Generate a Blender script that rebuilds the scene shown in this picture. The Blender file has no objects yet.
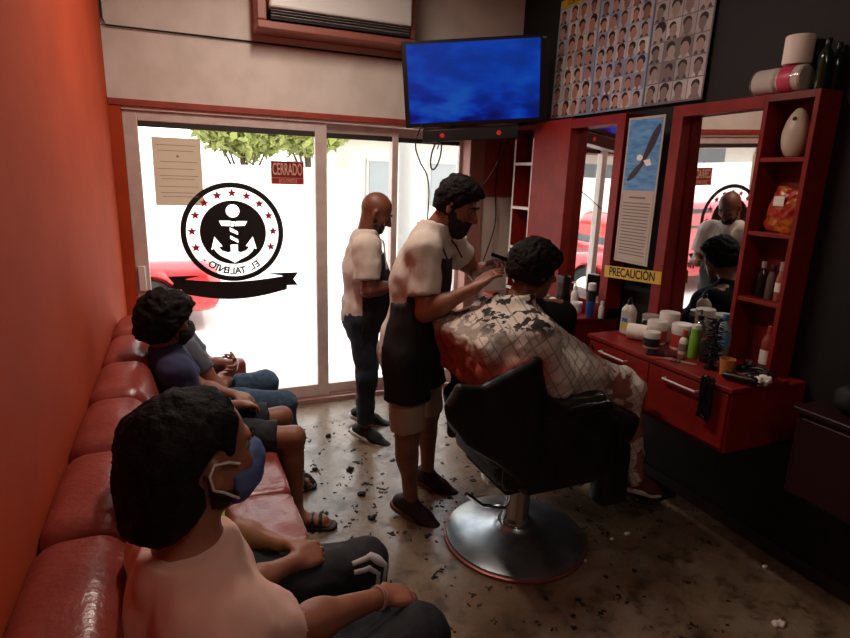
import bpy, math, random
import numpy as np
from mathutils import Vector, Matrix, noise as mnoise
SC = bpy.context.scene
COL = SC.collection
RNG = random.Random(7)
V = lambda *a: np.array(a, float)
def nrm(v):
    v = np.array(v, float); return v / max(1e-9, np.linalg.norm(v))

# ------------------------------------------------------------------ materials
def lin(h):
    h = h.lstrip('#'); out = []
    for i in (0, 2, 4):
        c = int(h[i:i+2], 16) / 255
        out.append(c / 12.92 if c <= .04045 else ((c + .055) / 1.055) ** 2.4)
    return (*out, 1)
_M = {}
def mat(name, col, rough=.6, metal=0, col2=None, scale=8, mix=(.4, .6), bump=0, bscale=60, spec=.5, coat=0,
        emit=None, estr=0, alpha=None, trans=0, detail=4, stretch=None, rough2=None):
    if name in _M: return _M[name]
    m = bpy.data.materials.new(name); m.use_nodes = True
    nt = m.node_tree; b = nt.nodes['Principled BSDF']
    b.inputs['Base Color'].default_value = lin(col)
    b.inputs['Roughness'].default_value = rough
    b.inputs['Metallic'].default_value = metal
    b.inputs['Specular IOR Level'].default_value = spec
    b.inputs['Coat Weight'].default_value = coat
    b.inputs['Coat Roughness'].default_value = .12
    b.inputs['Transmission Weight'].default_value = trans
    if emit:
        b.inputs['Emission Color'].default_value = lin(emit); b.inputs['Emission Strength'].default_value = estr
    tc = nt.nodes.new('ShaderNodeTexCoord'); src = tc.outputs['Object']
    if stretch:
        mp = nt.nodes.new('ShaderNodeMapping'); mp.inputs['Scale'].default_value = stretch
        nt.links.new(src, mp.inputs[0]); src = mp.outputs[0]
    if col2:
        n = nt.nodes.new('ShaderNodeTexNoise'); n.inputs['Scale'].default_value = scale; n.inputs['Detail'].default_value = detail
        nt.links.new(src, n.inputs['Vector'])
        r = nt.nodes.new('ShaderNodeValToRGB')
        r.color_ramp.elements[0].position = mix[0]; r.color_ramp.elements[0].color = lin(col)
        r.color_ramp.elements[1].position = mix[1]; r.color_ramp.elements[1].color = lin(col2)
        nt.links.new(n.outputs['Fac'], r.inputs[0]); nt.links.new(r.outputs[0], b.inputs['Base Color'])
        if rough2 is not None:
            mr = nt.nodes.new('ShaderNodeMapRange'); mr.inputs['From Min'].default_value = mix[0]; mr.inputs['From Max'].default_value = mix[1]
            mr.inputs['To Min'].default_value = rough; mr.inputs['To Max'].default_value = rough2
            nt.links.new(n.outputs['Fac'], mr.inputs['Value']); nt.links.new(mr.outputs[0], b.inputs['Roughness'])
    if bump:
        n2 = nt.nodes.new('ShaderNodeTexNoise'); n2.inputs['Scale'].default_value = bscale; n2.inputs['Detail'].default_value = 3
        nt.links.new(src, n2.inputs['Vector'])
        bp = nt.nodes.new('ShaderNodeBump'); bp.inputs['Strength'].default_value = bump; bp.inputs['Distance'].default_value = .01
        nt.links.new(n2.outputs['Fac'], bp.inputs['Height']); nt.links.new(bp.outputs[0], b.inputs['Normal'])
    _M[name] = m
    return m
def pane_mat(name, tint='#f4f6f4', gloss=.06, rough=.02):
    if name in _M: return _M[name]
    m = bpy.data.materials.new(name); m.use_nodes = True; nt = m.node_tree; nt.nodes.clear()
    o = nt.nodes.new('ShaderNodeOutputMaterial'); t = nt.nodes.new('ShaderNodeBsdfTransparent'); g = nt.nodes.new('ShaderNodeBsdfGlossy')
    t.inputs[0].default_value = lin(tint); g.inputs['Roughness'].default_value = rough
    x = nt.nodes.new('ShaderNodeMixShader'); x.inputs[0].default_value = gloss
    nt.links.new(t.outputs[0], x.inputs[1]); nt.links.new(g.outputs[0], x.inputs[2]); nt.links.new(x.outputs[0], o.inputs[0])
    _M[name] = m; return m

# ------------------------------------------------------------------ geometry collector
class G:
    def __init__(s): s.v = []; s.f = []; s.m = []; s.xf = None
    def add(s, vs, fs, mi=0):
        b = len(s.v)
        for p in vs:
            p = np.array(p, float)
            if s.xf is not None: p = s.xf(p)
            s.v.append(tuple(p))
        for f in fs: s.f.append(tuple(b + i for i in f)); s.m.append(mi)
        return s
    def box(s, lo, hi, mi=0):
        x0, y0, z0 = lo; x1, y1, z1 = hi
        vs = [(x0,y0,z0),(x1,y0,z0),(x1,y1,z0),(x0,y1,z0),(x0,y0,z1),(x1,y0,z1),(x1,y1,z1),(x0,y1,z1)]
        return s.add(vs, [(0,3,2,1),(4,5,6,7),(0,1,5,4),(1,2,6,5),(2,3,7,6),(3,0,4,7)], mi)
    def obox(s, c, ax, ay, az, mi=0):
        c, ax, ay, az = map(lambda q: np.array(q, float), (c, ax, ay, az)); vs = []
        for k in (-1, 1):
            for i, j in ((-1,-1),(1,-1),(1,1),(-1,1)): vs.append(c + ax*i + ay*j + az*k)
        return s.add(vs, [(0,3,2,1),(4,5,6,7),(0,1,5,4),(1,2,6,5),(2,3,7,6),(3,0,4,7)], mi)
    def tube(s, pts, r, n=10, mi=0, caps=True, closed=False):
        pts = [np.array(p, float) for p in pts]; N = len(pts)
        rs = r if isinstance(r, (list, tuple)) else [r] * N
        rings = []; prev = None
        for i, p in enumerate(pts):
            if closed: t = nrm(pts[(i+1) % N] - pts[i-1])
            else: t = nrm(pts[min(i+1, N-1)] - pts[max(i-1, 0)])
            if prev is None:
                a = V(0,0,1) if abs(t[2]) < .9 else V(1,0,0); u = nrm(np.cross(t, a))
            else: u = nrm(prev - t * np.dot(prev, t))
            prev = u; w = np.cross(t, u)
            rings.append([p + rs[i] * (u * math.cos(2*math.pi*k/n) + w * math.sin(2*math.pi*k/n)) for k in range(n)])
        vs = [q for R_ in rings for q in R_]; fs = []
        M_ = N if closed else N - 1
        for i in range(M_):
            a = i * n; b = ((i+1) % N) * n
            for k in range(n): fs.append((a+k, a+(k+1) % n, b+(k+1) % n, b+k))
        if caps and not closed: fs.append(tuple(range(n-1, -1, -1))); fs.append(tuple((N-1)*n + k for k in range(n)))
        return s.add(vs, fs, mi)
    def lathe(s, prof, c=(0,0,0), n=24, mi=0, ax=(0,0,1), sx=1.0):
        ax = nrm(ax); a = V(1,0,0) if abs(ax[0]) < .9 else V(0,1,0)
        u = nrm(a - ax*np.dot(a, ax)); w = np.cross(ax, u); c = np.array(c, float); vs = []; fs = []
        for r, h in prof:
            for k in range(n):
                t = 2*math.pi*k/n; vs.append(c + ax*h + r*(u*math.cos(t)*sx + w*math.sin(t)))
        for i in range(len(prof)-1):
            for k in range(n): fs.append((i*n+k, i*n+(k+1) % n, (i+1)*n+(k+1) % n, (i+1)*n+k))
        fs.append(tuple(range(n-1, -1, -1))); fs.append(tuple((len(prof)-1)*n + k for k in range(n)))
        return s.add(vs, fs, mi)
    def prism(s, poly, to3, t, mi=0):
        """poly: 2D outline, to3(u,v,w)->3D, thickness t"""
        n = len(poly); vs = [to3(u, v, 0) for u, v in poly] + [to3(u, v, t) for u, v in poly]
        fs = [tuple(range(n-1, -1, -1)), tuple(range(n, 2*n))] + [(i, (i+1) % n, n+(i+1) % n, n+i) for i in range(n)]
        return s.add(vs, fs, mi)
    def ball(s, c, r, mi=0, n=16, m=10, axes=None):
        rx, ry, rz = (r, r, r) if np.isscalar(r) else r
        A = axes if axes is not None else np.eye(3); c = np.array(c, float); vs = []; fs = []
        for i in range(m+1):
            ph = math.pi*i/m
            for k in range(n):
                t = 2*math.pi*k/n
                vs.append(c + A[0]*rx*math.sin(ph)*math.cos(t) + A[1]*ry*math.sin(ph)*math.sin(t) + A[2]*rz*math.cos(ph))
        for i in range(m):
            for k in range(n): fs.append((i*n+k, (i+1)*n+k, (i+1)*n+(k+1) % n, i*n+(k+1) % n))
        return s.add(vs, fs, mi)
    def build(s, name, mats, parent=None, bevel=0, smooth=True, seg=2, loc=None, angle=35):
        off = V(0,0,0)
        if parent is not None: off = wloc(parent)
        elif loc is not None: off = V(*loc)
        me = bpy.data.meshes.new(name)
        me.from_pydata([tuple(np.array(p) - off) for p in s.v], [], s.f)
        if not isinstance(mats, (list, tuple)): mats = [mats]
        for m in mats: me.materials.append(m)
        me.polygons.foreach_set('material_index', s.m)
        me.validate(); me.update()
        import bmesh
        bm = bmesh.new(); bm.from_mesh(me)
        bmesh.ops.recalc_face_normals(bm, faces=bm.faces); bm.to_mesh(me); bm.free()
        if smooth:
            me.shade_smooth(); me.set_sharp_from_angle(angle=math.radians(angle))
        o = bpy.data.objects.new(name, me); COL.objects.link(o)
        if parent is not None: o.parent = parent
        elif loc is not None: o.location = tuple(loc)
        if bevel:
            b = o.modifiers.new('bevel', 'BEVEL'); b.width = bevel; b.segments = seg; b.limit_method = 'ANGLE'; b.angle_limit = math.radians(40)
        return o
def wloc(o):
    p = V(0,0,0)
    while o is not None: p = p + np.array(o.location); o = o.parent
    return p
def tag(o, label, cat, group=None, kind=None):
    if label: o['label'] = label
    if cat: o['category'] = cat
    if group: o['group'] = group
    if kind: o['kind'] = kind
    return o
def thing(name, label, cat, loc, group=None):
    o = bpy.data.objects.new(name, None); COL.objects.link(o); o.location = tuple(loc); o.empty_display_size = .05
    return tag(o, label, cat, group)
def struct(g, name, m, **k):
    o = g.build(name, m, **k); o['kind'] = 'structure'; return o
def text(s, name, body, m, size, origin, right, up, parent=None, depth=.001, align='CENTER', bold=0, xs=1.0, spacing=1.0):
    cu = bpy.data.curves.new(name, 'FONT'); cu.body = body; cu.size = size; cu.extrude = depth; cu.align_x = align; cu.align_y = 'CENTER'
    cu.offset = bold; cu.space_character = spacing
    to = bpy.data.objects.new('tmp', cu); COL.objects.link(to)
    dg = bpy.context.evaluated_depsgraph_get(); me = bpy.data.meshes.new_from_object(to.evaluated_get(dg))
    bpy.data.objects.remove(to)
    r = np.array(right, float); u = np.array(up, float); w = np.cross(r, u); o3 = np.array(origin, float)
    g = s if s is not None else G()
    vs = [o3 + r*v.co.x*xs + u*v.co.y + w*v.co.z for v in me.vertices]
    g.add(vs, [tuple(p.vertices) for p in me.polygons], m if s is not None else 0)
    if s is None: return g.build(name, m, parent, smooth=False)

# ------------------------------------------------------------------ implicit surfaces
def cone(a, b, ra, rb=None, k=.02, flat=None, clip=None, op='u'):
    return dict(t='c', a=np.array(a, float), b=np.array(b, float), ra=ra, rb=ra if rb is None else rb, k=k, flat=flat, clip=clip, op=op)
def ell(c, r, ax=None, k=.02, clip=None, op='u'):
    return dict(t='e', c=np.array(c, float), r=np.array(r, float), ax=np.eye(3) if ax is None else np.array(ax, float), k=k, clip=clip, op=op)
def rbox(c, h, ax=None, rad=.01, k=.01, clip=None, op='u'):
    return dict(t='b', c=np.array(c, float), h=np.array(h, float), ax=np.eye(3) if ax is None else np.array(ax, float), rad=rad, k=k, clip=clip, op=op)
def poly(pts, y, hy, rad=.01, k=.01, op='u'):
    return dict(t='p', pts=[V(*p) for p in pts], y=y, hy=hy, rad=rad, k=k, clip=None, op=op)
def plane(p, n): return (np.array(p, float), nrm(n))       # keeps the side opposite to n
def _bb(q):
    if q['t'] == 'p':
        P = np.array(q['pts']); return V(P[:, 0].min(), q['y']-q['hy'], P[:, 1].min()), V(P[:, 0].max(), q['y']+q['hy'], P[:, 1].max())
    if q['t'] == 'c':
        r = max(q['ra'], q['rb']) * (max(1, 1/ q['flat'][1]) if q['flat'] and q['flat'][1] < 1 else 1)
        return np.minimum(q['a'], q['b']) - r, np.maximum(q['a'], q['b']) + r
    if q['t'] == 'e':
        e = np.abs(q['ax'].T) @ q['r']; return q['c'] - e, q['c'] + e
    e = np.abs(q['ax'].T) @ (q['h']); return q['c'] - e, q['c'] + e
def _ev(q, X, Y, Z):
    if q['t'] == 'p':
        P = q['pts']; n = len(P); X2, Z2 = X + 0*Z, Z + 0*X; d2 = np.full(X2.shape, 1e9); s = np.ones(X2.shape)
        for i in range(n):
            a, b = P[i], P[i-1]; e = b - a; wx, wz = X2 - a[0], Z2 - a[1]; t = np.clip((wx*e[0] + wz*e[1])/(e @ e), 0, 1)
            d2 = np.minimum(d2, (wx - e[0]*t)**2 + (wz - e[1]*t)**2)
            c1, c2, c3 = Z2 >= a[1], Z2 < b[1], e[0]*wz > e[1]*wx; fl = (c1 & c2 & c3) | (~c1 & ~c2 & ~c3); s = np.where(fl, -s, s)
        r = q['rad']; w0 = np.sqrt(d2)*s + r; w1 = np.abs(Y - q['y']) - q['hy'] + r
        return np.sqrt(np.maximum(w0, 0)**2 + np.maximum(w1, 0)**2) + np.minimum(np.maximum(w0, w1), 0) - r
    if q['t'] == 'c':
        a = q['a']; ab = q['b'] - a; L2 = float(ab @ ab) + 1e-12
        px, py, pz = X - a[0], Y - a[1], Z - a[2]
        t = np.clip((px*ab[0] + py*ab[1] + pz*ab[2]) / L2, 0, 1)
        qx, qy, qz = px - t*ab[0], py - t*ab[1], pz - t*ab[2]
        r = q['ra'] + (q['rb'] - q['ra']) * t; sc = 1
        if q['flat']:
            fx, ff = nrm(q['flat'][0]), q['flat'][1]
            c = qx*fx[0] + qy*fx[1] + qz*fx[2]; g = (1/ff - 1)*c
            qx, qy, qz = qx + fx[0]*g, qy + fx[1]*g, qz + fx[2]*g; sc = min(1, ff)
            d = (np.sqrt(qx*qx + qy*qy + qz*qz) - r) * (.5 + .5*sc)
        else: d = np.sqrt(qx*qx + qy*qy + qz*qz) - r
    else:
        c = q['c']; A = q['ax']; px, py, pz = X - c[0], Y - c[1], Z - c[2]
        l = [px*A[i][0] + py*A[i][1] + pz*A[i][2] for i in range(3)]
        if q['t'] == 'e':
            r = q['r']; k0 = np.sqrt((l[0]/r[0])**2 + (l[1]/r[1])**2 + (l[2]/r[2])**2)
            k1 = np.sqrt((l[0]/r[0]**2)**2 + (l[1]/r[1]**2)**2 + (l[2]/r[2]**2)**2)
            d = np.where(k1 > 1e-6, k0*(k0 - 1)/np.maximum(k1, 1e-6), -r.min())
        else:
            h = q['h'] - q['rad']; w = [np.abs(l[i]) - h[i] for i in range(3)]
            d = np.sqrt(sum(np.maximum(x, 0)**2 for x in w)) + np.minimum(np.maximum(np.maximum(w[0], w[1]), w[2]), 0) - q['rad']
    if q['clip']:
        for p, n in q['clip']: d = np.maximum(d, (X-p[0])*n[0] + (Y-p[1])*n[1] + (Z-p[2])*n[2])
    return d
def surf(prims, h=.008, clips=(), noise=None, relax=1, field=None):
    lo = np.min([_bb(q)[0] for q in prims if q['op'] == 'u'], axis=0) - 3*h; hi = np.max([_bb(q)[1] for q in prims if q['op'] == 'u'], axis=0) + 3*h
    nx = np.ceil((hi - lo)/h).astype(int) + 1
    ax = [lo[i] + h*np.arange(nx[i]) for i in range(3)]
    D = np.full(tuple(nx), .5, np.float32)
    for q in prims:
        b0, b1 = _bb(q); mg = q['k'] + 3*h
        i0 = np.maximum(0, np.floor((b0 - mg - lo)/h).astype(int)); i1 = np.minimum(nx, np.ceil((b1 + mg - lo)/h).astype(int) + 1)
        if np.any(i1 <= i0): continue
        X = ax[0][i0[0]:i1[0], None, None]; Y = ax[1][None, i0[1]:i1[1], None]; Z = ax[2][None, None, i0[2]:i1[2]]
        d = _ev(q, X, Y, Z).astype(np.float32)
        S = D[i0[0]:i1[0], i0[1]:i1[1], i0[2]:i1[2]]; k = max(q['k'], 1e-4)
        if q['op'] == 'u':
            e = np.maximum(k - np.abs(S - d), 0)/k; S[...] = np.minimum(S, d) - e*e*k*.25
        else:
            d = -d; e = np.maximum(k - np.abs(S - d), 0)/k; S[...] = np.maximum(S, d) + e*e*k*.25
    X = ax[0][:, None, None]; Y = ax[1][None, :, None]; Z = ax[2][None, None, :]
    for p, n in clips: D = np.maximum(D, ((X-p[0])*n[0] + (Y-p[1])*n[1] + (Z-p[2])*n[2]).astype(np.float32))
    for sl in (np.s_[0], np.s_[-1], np.s_[:, 0], np.s_[:, -1], np.s_[:, :, 0], np.s_[:, :, -1]): D[sl] = .1
    I = D < 0
    cnt = np.zeros(tuple(nx - 1), np.int8)
    offs = [(i, j, k) for i in (0, 1) for j in (0, 1) for k in (0, 1)]
    n0, n1, n2 = nx - 1
    for i, j, k in offs: cnt += I[i:i+n0, j:j+n1, k:k+n2]
    act = np.argwhere((cnt > 0) & (cnt < 8))
    ids = np.full(tuple(nx - 1), -1, np.int32); ids[act[:, 0], act[:, 1], act[:, 2]] = np.arange(len(act))
    val = {o: D[act[:, 0]+o[0], act[:, 1]+o[1], act[:, 2]+o[2]] for o in offs}
    acc = np.zeros((len(act), 3)); w = np.zeros(len(act))
    for a in range(3):
        for o in offs:
            if o[a] == 1: continue
            o2 = list(o); o2[a] = 1; v0, v1 = val[o], val[tuple(o2)]
            c = (v0 < 0) != (v1 < 0); t = np.where(c, v0/np.where(c, v0 - v1, 1), 0)
            p = np.tile(np.array(o, float), (len(act), 1)); p[:, a] = t
            acc[c] += p[c]; w[c] += 1
    verts = lo + h*(act + acc/np.maximum(w, 1)[:, None])
    faces = []
    for a in range(3):
        b, c = (a+1) % 3, (a+2) % 3
        s0 = [slice(None)]*3; s1 = [slice(None)]*3; s0[a] = slice(0, -1); s1[a] = slice(1, None)
        E0 = I[tuple(s0)]; E1 = I[tuple(s1)]; e = np.argwhere(E0 != E1)
        e = e[(e[:, b] > 0) & (e[:, c] > 0) & (e[:, b] < nx[b]-1) & (e[:, c] < nx[c]-1)]
        inn = E0[e[:, 0], e[:, 1], e[:, 2]]
        def idx(db, dc):
            q = e.copy(); q[:, b] += db; q[:, c] += dc; return ids[q[:, 0], q[:, 1], q[:, 2]]
        f = np.stack([idx(-1, -1), idx(0, -1), idx(0, 0), idx(-1, 0)], 1)
        f[~inn] = f[~inn][:, ::-1]; faces.append(f)
    F = np.concatenate(faces); F = F[(F >= 0).all(1)]
    for _ in range(relax):   # light Laplacian relaxation
        s_ = np.zeros_like(verts); n_ = np.zeros(len(verts))
        for i in range(4):
            for j in ((i+1) % 4, (i+3) % 4):
                np.add.at(s_, F[:, i], verts[F[:, j]]); np.add.at(n_, F[:, i], 1)
        verts = verts*.5 + .5*s_/np.maximum(n_, 1)[:, None]
    if noise:
        nn = np.zeros_like(verts)
        fn = np.cross(verts[F[:, 2]] - verts[F[:, 0]], verts[F[:, 3]] - verts[F[:, 1]])
        for i in range(4): np.add.at(nn, F[:, i], fn)
        nn /= np.maximum(np.linalg.norm(nn, axis=1), 1e-9)[:, None]
        for amp, fr in noise:
            fr = np.array(fr if not np.isscalar(fr) else (fr, fr, fr), float)
            dv = np.array([mnoise.noise(Vector(tuple(v*fr))) for v in verts])
            verts = verts + nn*(dv*amp)[:, None]
    return verts, F
def sbuild(name, prims, m, parent=None, loc=None, h=.008, clips=(), noise=None, relax=1):
    v, F = surf(prims, h, clips, noise, relax)
    off = wloc(parent) if parent is not None else (V(*loc) if loc is not None else V(0,0,0))
    me = bpy.data.meshes.new(name); me.from_pydata((v - off).tolist(), [], F.tolist())
    me.materials.append(m) if not isinstance(m, (list, tuple)) else [me.materials.append(x) for x in m]
    me.update(); me.shade_smooth()
    o = bpy.data.objects.new(name, me); COL.objects.link(o)
    if parent is not None: o.parent = parent
    elif loc is not None: o.location = tuple(loc)
    return o
EXPOSURE, SKY, SUN, LAMP, SCREEN = 0.0, 5.5, 4.0, 34, .45
# ------------------------------------------------------------------ people
def head_prims(J, inf=0, k=.018):
    H, F, U = J['H'], J['F'], J['U']; S = J['S']; A = np.array([S, F, U]); s = J.get('hs', 1)
    p = lambda f, u, sd=0: H + (F*f + U*u + S*sd)*s
    return [ell(p(-.012, .025), (V(.076, .097, .095))*s + inf, A, k=k),
            ell(p(.03, -.04), (V(.058, .064, .076))*s + inf, A, k=.03),
            ell(p(.066, -.098), (V(.027, .024, .02))*s + inf, A, k=.03)]
def face_prims(J):
    H, F, U = J['H'], J['F'], J['U']; S = J['S']; A = np.array([S, F, U]); s = J.get('hs', 1)
    p = lambda f, u, sd=0: H + (F*f + U*u + S*sd)*s
    out = [ell(p(.078, .028), V(.048, .014, .011)*s, A, k=.012),           # brow
           cone(p(.09, .012), p(.115, -.026), .009*s, .014*s, k=.012),      # nose
           ell(p(.1, -.034, .011), V(.009, .011, .008)*s, A, k=.008), ell(p(.1, -.034, -.011), V(.009, .011, .008)*s, A, k=.008),
           ell(p(.088, -.058), V(.024, .013, .0075)*s, A, k=.006), ell(p(.087, -.071), V(.021, .013, .008)*s, A, k=.006)]
    for sg in (1, -1):
        out += [ell(p(.064, -.018, .04*sg), V(.02, .02, .02)*s, A, k=.02),   # cheekbones
                ell(p(.086, .006, .031*sg), V(.017, .012, .012)*s, A, k=.012, op='s'),
                ell(p(-.005, -.012, .08*sg), V(.008, .018, .031)*s, np.array([nrm(S*sg - F*.35), nrm(F + S*sg*.35), U]), k=.006),
                ell(p(.004, -.01, .088*sg), V(.006, .009, .017)*s, A, k=.004, op='s')]
    return out
def torso_prims(J, inf=0, s=1, k=.05, lower=True):
    P, C, N = J['P'], J['C'], J['N']; up = nrm(N - P); Sd = nrm(J['SR'] - J['SL']); D = nrm(np.cross(up, Sd)); bw = J.get('bw', 1)*s
    W = P + (C - P)*.45 + D*J.get('belly', 0)
    fl = (D, .74)
    o = []
    if lower: o.append(cone(P, P + up*.03, .155*bw + inf, .15*bw + inf, k=k, flat=fl))
    o += [cone(P + up*.03, W, .148*bw + inf, .138*bw + inf, k=k, flat=fl), cone(W, C, .138*bw + inf, .152*bw + inf, k=k, flat=fl),
          cone(C, C + (N - C)*.45, .152*bw + inf, .125*bw + inf, k=k, flat=fl)]
    for a in ('SR', 'SL'):
        sh = J[a]; o += [cone(N - up*.035, sh, .052*s + inf, .054*s + inf, k=.05), ell(sh - up*.012, V(1, 1, 1)*(.06*s + inf), k=.04)]
    return o
def arm_prims(J, side, inf=0, s=1, frac=1.0, k=.03, r0=.05):
    a, e, w = J['S'+side], J['E'+side], J['W'+side]
    if frac <= 1:
        b = a + (e - a)*frac; return [cone(a, b, (r0+.006)*s + inf, (r0-.004)*s + inf*1.15, k=k, clip=[plane(b, e - a)])]
    return [cone(a, e, (r0+.003)*s + inf, (r0-.01)*s + inf, k=k), ell(a + (e-a)*.5 , V(1,1,1)*(r0+.002)*s + inf, k=.04),
            cone(e, e + (w-e)*.35, (r0-.011)*s + inf, (r0-.008)*s + inf, k=k), cone(e + (w-e)*.3, w, (r0-.008)*s + inf, .025*s + inf, k=k)]
def leg_prims(J, side, inf=0, s=1, frac=2.0, k=.04, taper=None):
    h, n, a = J['H'+side], J['K'+side], J['A'+side]
    if frac <= 1:
        b = h + (n - h)*frac; r1 = (.058 + (1-frac)*.03)*s + inf*1.4
        return [cone(h, b, .092*s + inf, r1, k=k, clip=[plane(b, n - h)])]
    t = [cone(h, n, .09*s + inf, .056*s + inf, k=k)]
    fr = frac - 1; b = n + (a - n)*fr; bk = nrm(np.cross(np.cross(n - a, J.get('toe'+side, a + J['BF']) - a), n - a)) * -1
    if inf < .012:
        t += [cone(n, a, .054*s + inf, .036*s + inf, k=k), ell(n + (a-n)*.3 - nrm(J['toe'+side] - a)*.018, V(.05, .05, .1)*s + inf, np.array([nrm(np.cross(a-n, V(0,1,.01))), nrm(np.cross(a-n, V(1,0,.01))), nrm(a-n)]), k=.04)]
    else:
        t += [cone(n, b, .056*s + inf, (taper or .044)*s + inf, k=k, clip=[plane(b, a - n)])]
    return t
def hand_prims(W, d, n, t, curl=.6, spread=1, s=1, thumb=.5, r=.0085):
    """d toward fingers, n palm normal, t thumb side"""
    d = nrm(d); n = nrm(n - d*np.dot(n, d)); t = nrm(t - d*np.dot(t, d) - n*np.dot(t, n)); W = np.array(W, float)
    o = [cone(W, W + d*.02*s, .026*s, .028*s, k=.015, flat=(n, .75)),
         ell(W + d*.052*s, V(.048, .041, .015)*s, np.array([d, t, n]), k=.015),
         cone(W + d*.045*s + t*.027*s, W + d*.082*s + t*.03*s, .013*s, .0105*s, k=.01), cone(W + d*.045*s - t*.026*s, W + d*.075*s - t*.03*s, .013*s, .0105*s, k=.01)]
    for off, L in ((.03, .072), (.01, .08), (-.011, .074), (-.031, .058)):
        b = W + d*(.084 - abs(off-.008)*.25)*s + t*off*s; dd = nrm(d + t*off*4*(spread-.6)); ang = 0
        for i, fr in enumerate((.45, .3, .25)):
            ang += curl*(.75 if i == 0 else .9)
            v = nrm(dd*math.cos(ang) + n*math.sin(ang)); e = b + v*L*fr*s
            o.append(cone(b, e, (r+.0008 - i*.0006)*s, (r - i*.0006)*s, k=.0035)); b = e
    b = W + d*.028*s + t*.03*s; v = nrm(d*.6 + t*.75 + n*thumb*.6); e = b + v*.036*s
    o.append(cone(b - v*.008, e, .014*s, .0108*s, k=.012)); v2 = nrm(d*.85 + t*.35 + n*thumb); e2 = e + v2*.032*s
    o.append(cone(e, e2, .0108*s, .0088*s, k=.004))
    return o
def foot_prims(A, toe, s=1, inf=0):
    up = V(0,0,1) ; f = nrm(toe - A); sd = nrm(np.cross(f, up)); h = A - up*.045*s - f*.035*s
    ball = toe - f*.06*s
    o = [cone(A, h, .034*s + inf, .031*s + inf, k=.03), cone(A - up*.015*s + f*.01, ball, .033*s + inf, .03*s + inf, k=.03, flat=(up, .75)),
         cone(h, ball + V(0,0,-.01), .03*s + inf, .034*s + inf, k=.03, flat=(up, .7))]
    for i in range(5):
        q = ball + sd*(i-2)*.015*s - up*.014*s; o.append(cone(q, q + f*(.055 - abs(i-1)*.006)*s, .0115*s + inf, .01*s + inf, k=.006))
    return o
def shoe(root, A, toe, mU, mS, name='shoe', s=1.0, label=None):
    A = np.array(A, float); toe = np.array(toe, float); f = nrm(toe - A); up = nrm(V(0,0,1) - f*f[2]); f = nrm(f - 0); 
    fl = nrm(toe - A - V(0,0,1)*0); sd = nrm(np.cross(fl, V(0,0,1))); up = nrm(np.cross(sd, fl))
    heel = A - fl*.045*s; z = -.085*s
    base = A + up*z
    o_ = [cone(heel + up*(z+.045), A + fl*.1*s + up*(z+.042), .041*s, .042*s, k=.02, flat=(up, .9)),
          cone(A + fl*.09*s + up*(z+.036), toe - fl*.035*s + up*(z+.032), .044*s, .036*s, k=.03, flat=(up, .7)),
          cone(A + up*(z+.05), A + up*.01 - fl*.012, .042*s, .041*s, k=.02, clip=[plane(A + up*.012, up)]),
          cone(A + up*(-.01) , A + fl*.09*s + up*(z+.055), .034*s, .028*s, k=.025)]
    sh = sbuild(name, o_, mU, root, h=.006, clips=[plane(base + up*.016, -up)])
    so = [cone(heel + up*(z+.02), A + fl*.05*s + up*(z+.02), .047*s, .043*s, k=.01), cone(A + fl*.05*s + up*(z+.02), toe - fl*.037*s + up*(z+.02), .043*s, .047*s, k=.01)]
    sbuild('sole', so, mS, sh, h=.006, clips=[plane(base + up*.03, up), plane(base, -up)])
    lc = G()
    for i in range(4):
        c = A + fl*(.045 + .022*i)*s + up*(z + .092 - i*.011)*1; lc.tube([c - sd*.022, c + up*.004, c + sd*.022], .0028, 6)
    lc.build('laces', MS['lace'], sh)
    if label: sh['label'] = label
    return sh
MS = {}
def body(J, label, skin, h=.007, s=1, hands=None, barefoot=False, loc=None, name='person', head=True, forearm=True):
    P = J['P']; J['F'] = nrm(J['F']); J['S'] = nrm(np.cross(J['F'], J['U0'] if 'U0' in J else V(0,0,1))); J['U'] = nrm(np.cross(J['S'], J['F']))
    loc = loc if loc is not None else (P[0], P[1], 0)
    pr = torso_prims(J, 0, s)
    for sd in 'RL': pr += arm_prims(J, sd, 0, s, 2) + leg_prims(J, sd, 0, s, 2)
    if barefoot: 
        for sd in 'RL': pr += foot_prims(J['A'+sd], J['toe'+sd], s)
    else:
        for sd in 'RL': pr += [cone(J['A'+sd], J['A'+sd] - V(0,0,.03), .035*s, .03*s, k=.02), cone(J['A'+sd] - V(0,0,.03), J['A'+sd] + (J['toe'+sd] - J['A'+sd])*.3 - V(0,0,.035), .03*s, .02*s, k=.02)]
    hb = J['H'] - J['U']*.05 - J['F']*.02
    pr += [cone(J['N'] - (J['N']-J['C'])*.1, hb, .058*s, .054*s, k=.03)]
    pr += head_prims(J) + face_prims(J)
    for hp in (hands or []): pr += hand_prims(**hp)
    o = sbuild(name, pr, skin, None, loc, h=h)
    tag(o, label, 'person')
    for sg in (1, -1):
        e = G(); c = J['H'] + (J['F']*.0755 + J['U']*.006 + J['S']*.031*sg)*J.get('hs', 1)
        e.ball(c, .0105, 0, 12, 8); e.ball(c + J['F']*.0065, .0055, 1, 10, 6); e.build('eye', [MS['eyew'], MS['eyed']], o)
        b = G(); q = lambda f, u, sd_: J['H'] + (J['F']*f + J['U']*u + J['S']*sd_*sg)*J.get('hs', 1)
        b.tube([q(.094, .026, .014), q(.094, .034, .03), q(.082, .028, .05)], [.0035, .004, .002], 6); b.build('eyebrow', J.get('hairm', MS['hair']), o)
    return o
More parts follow.
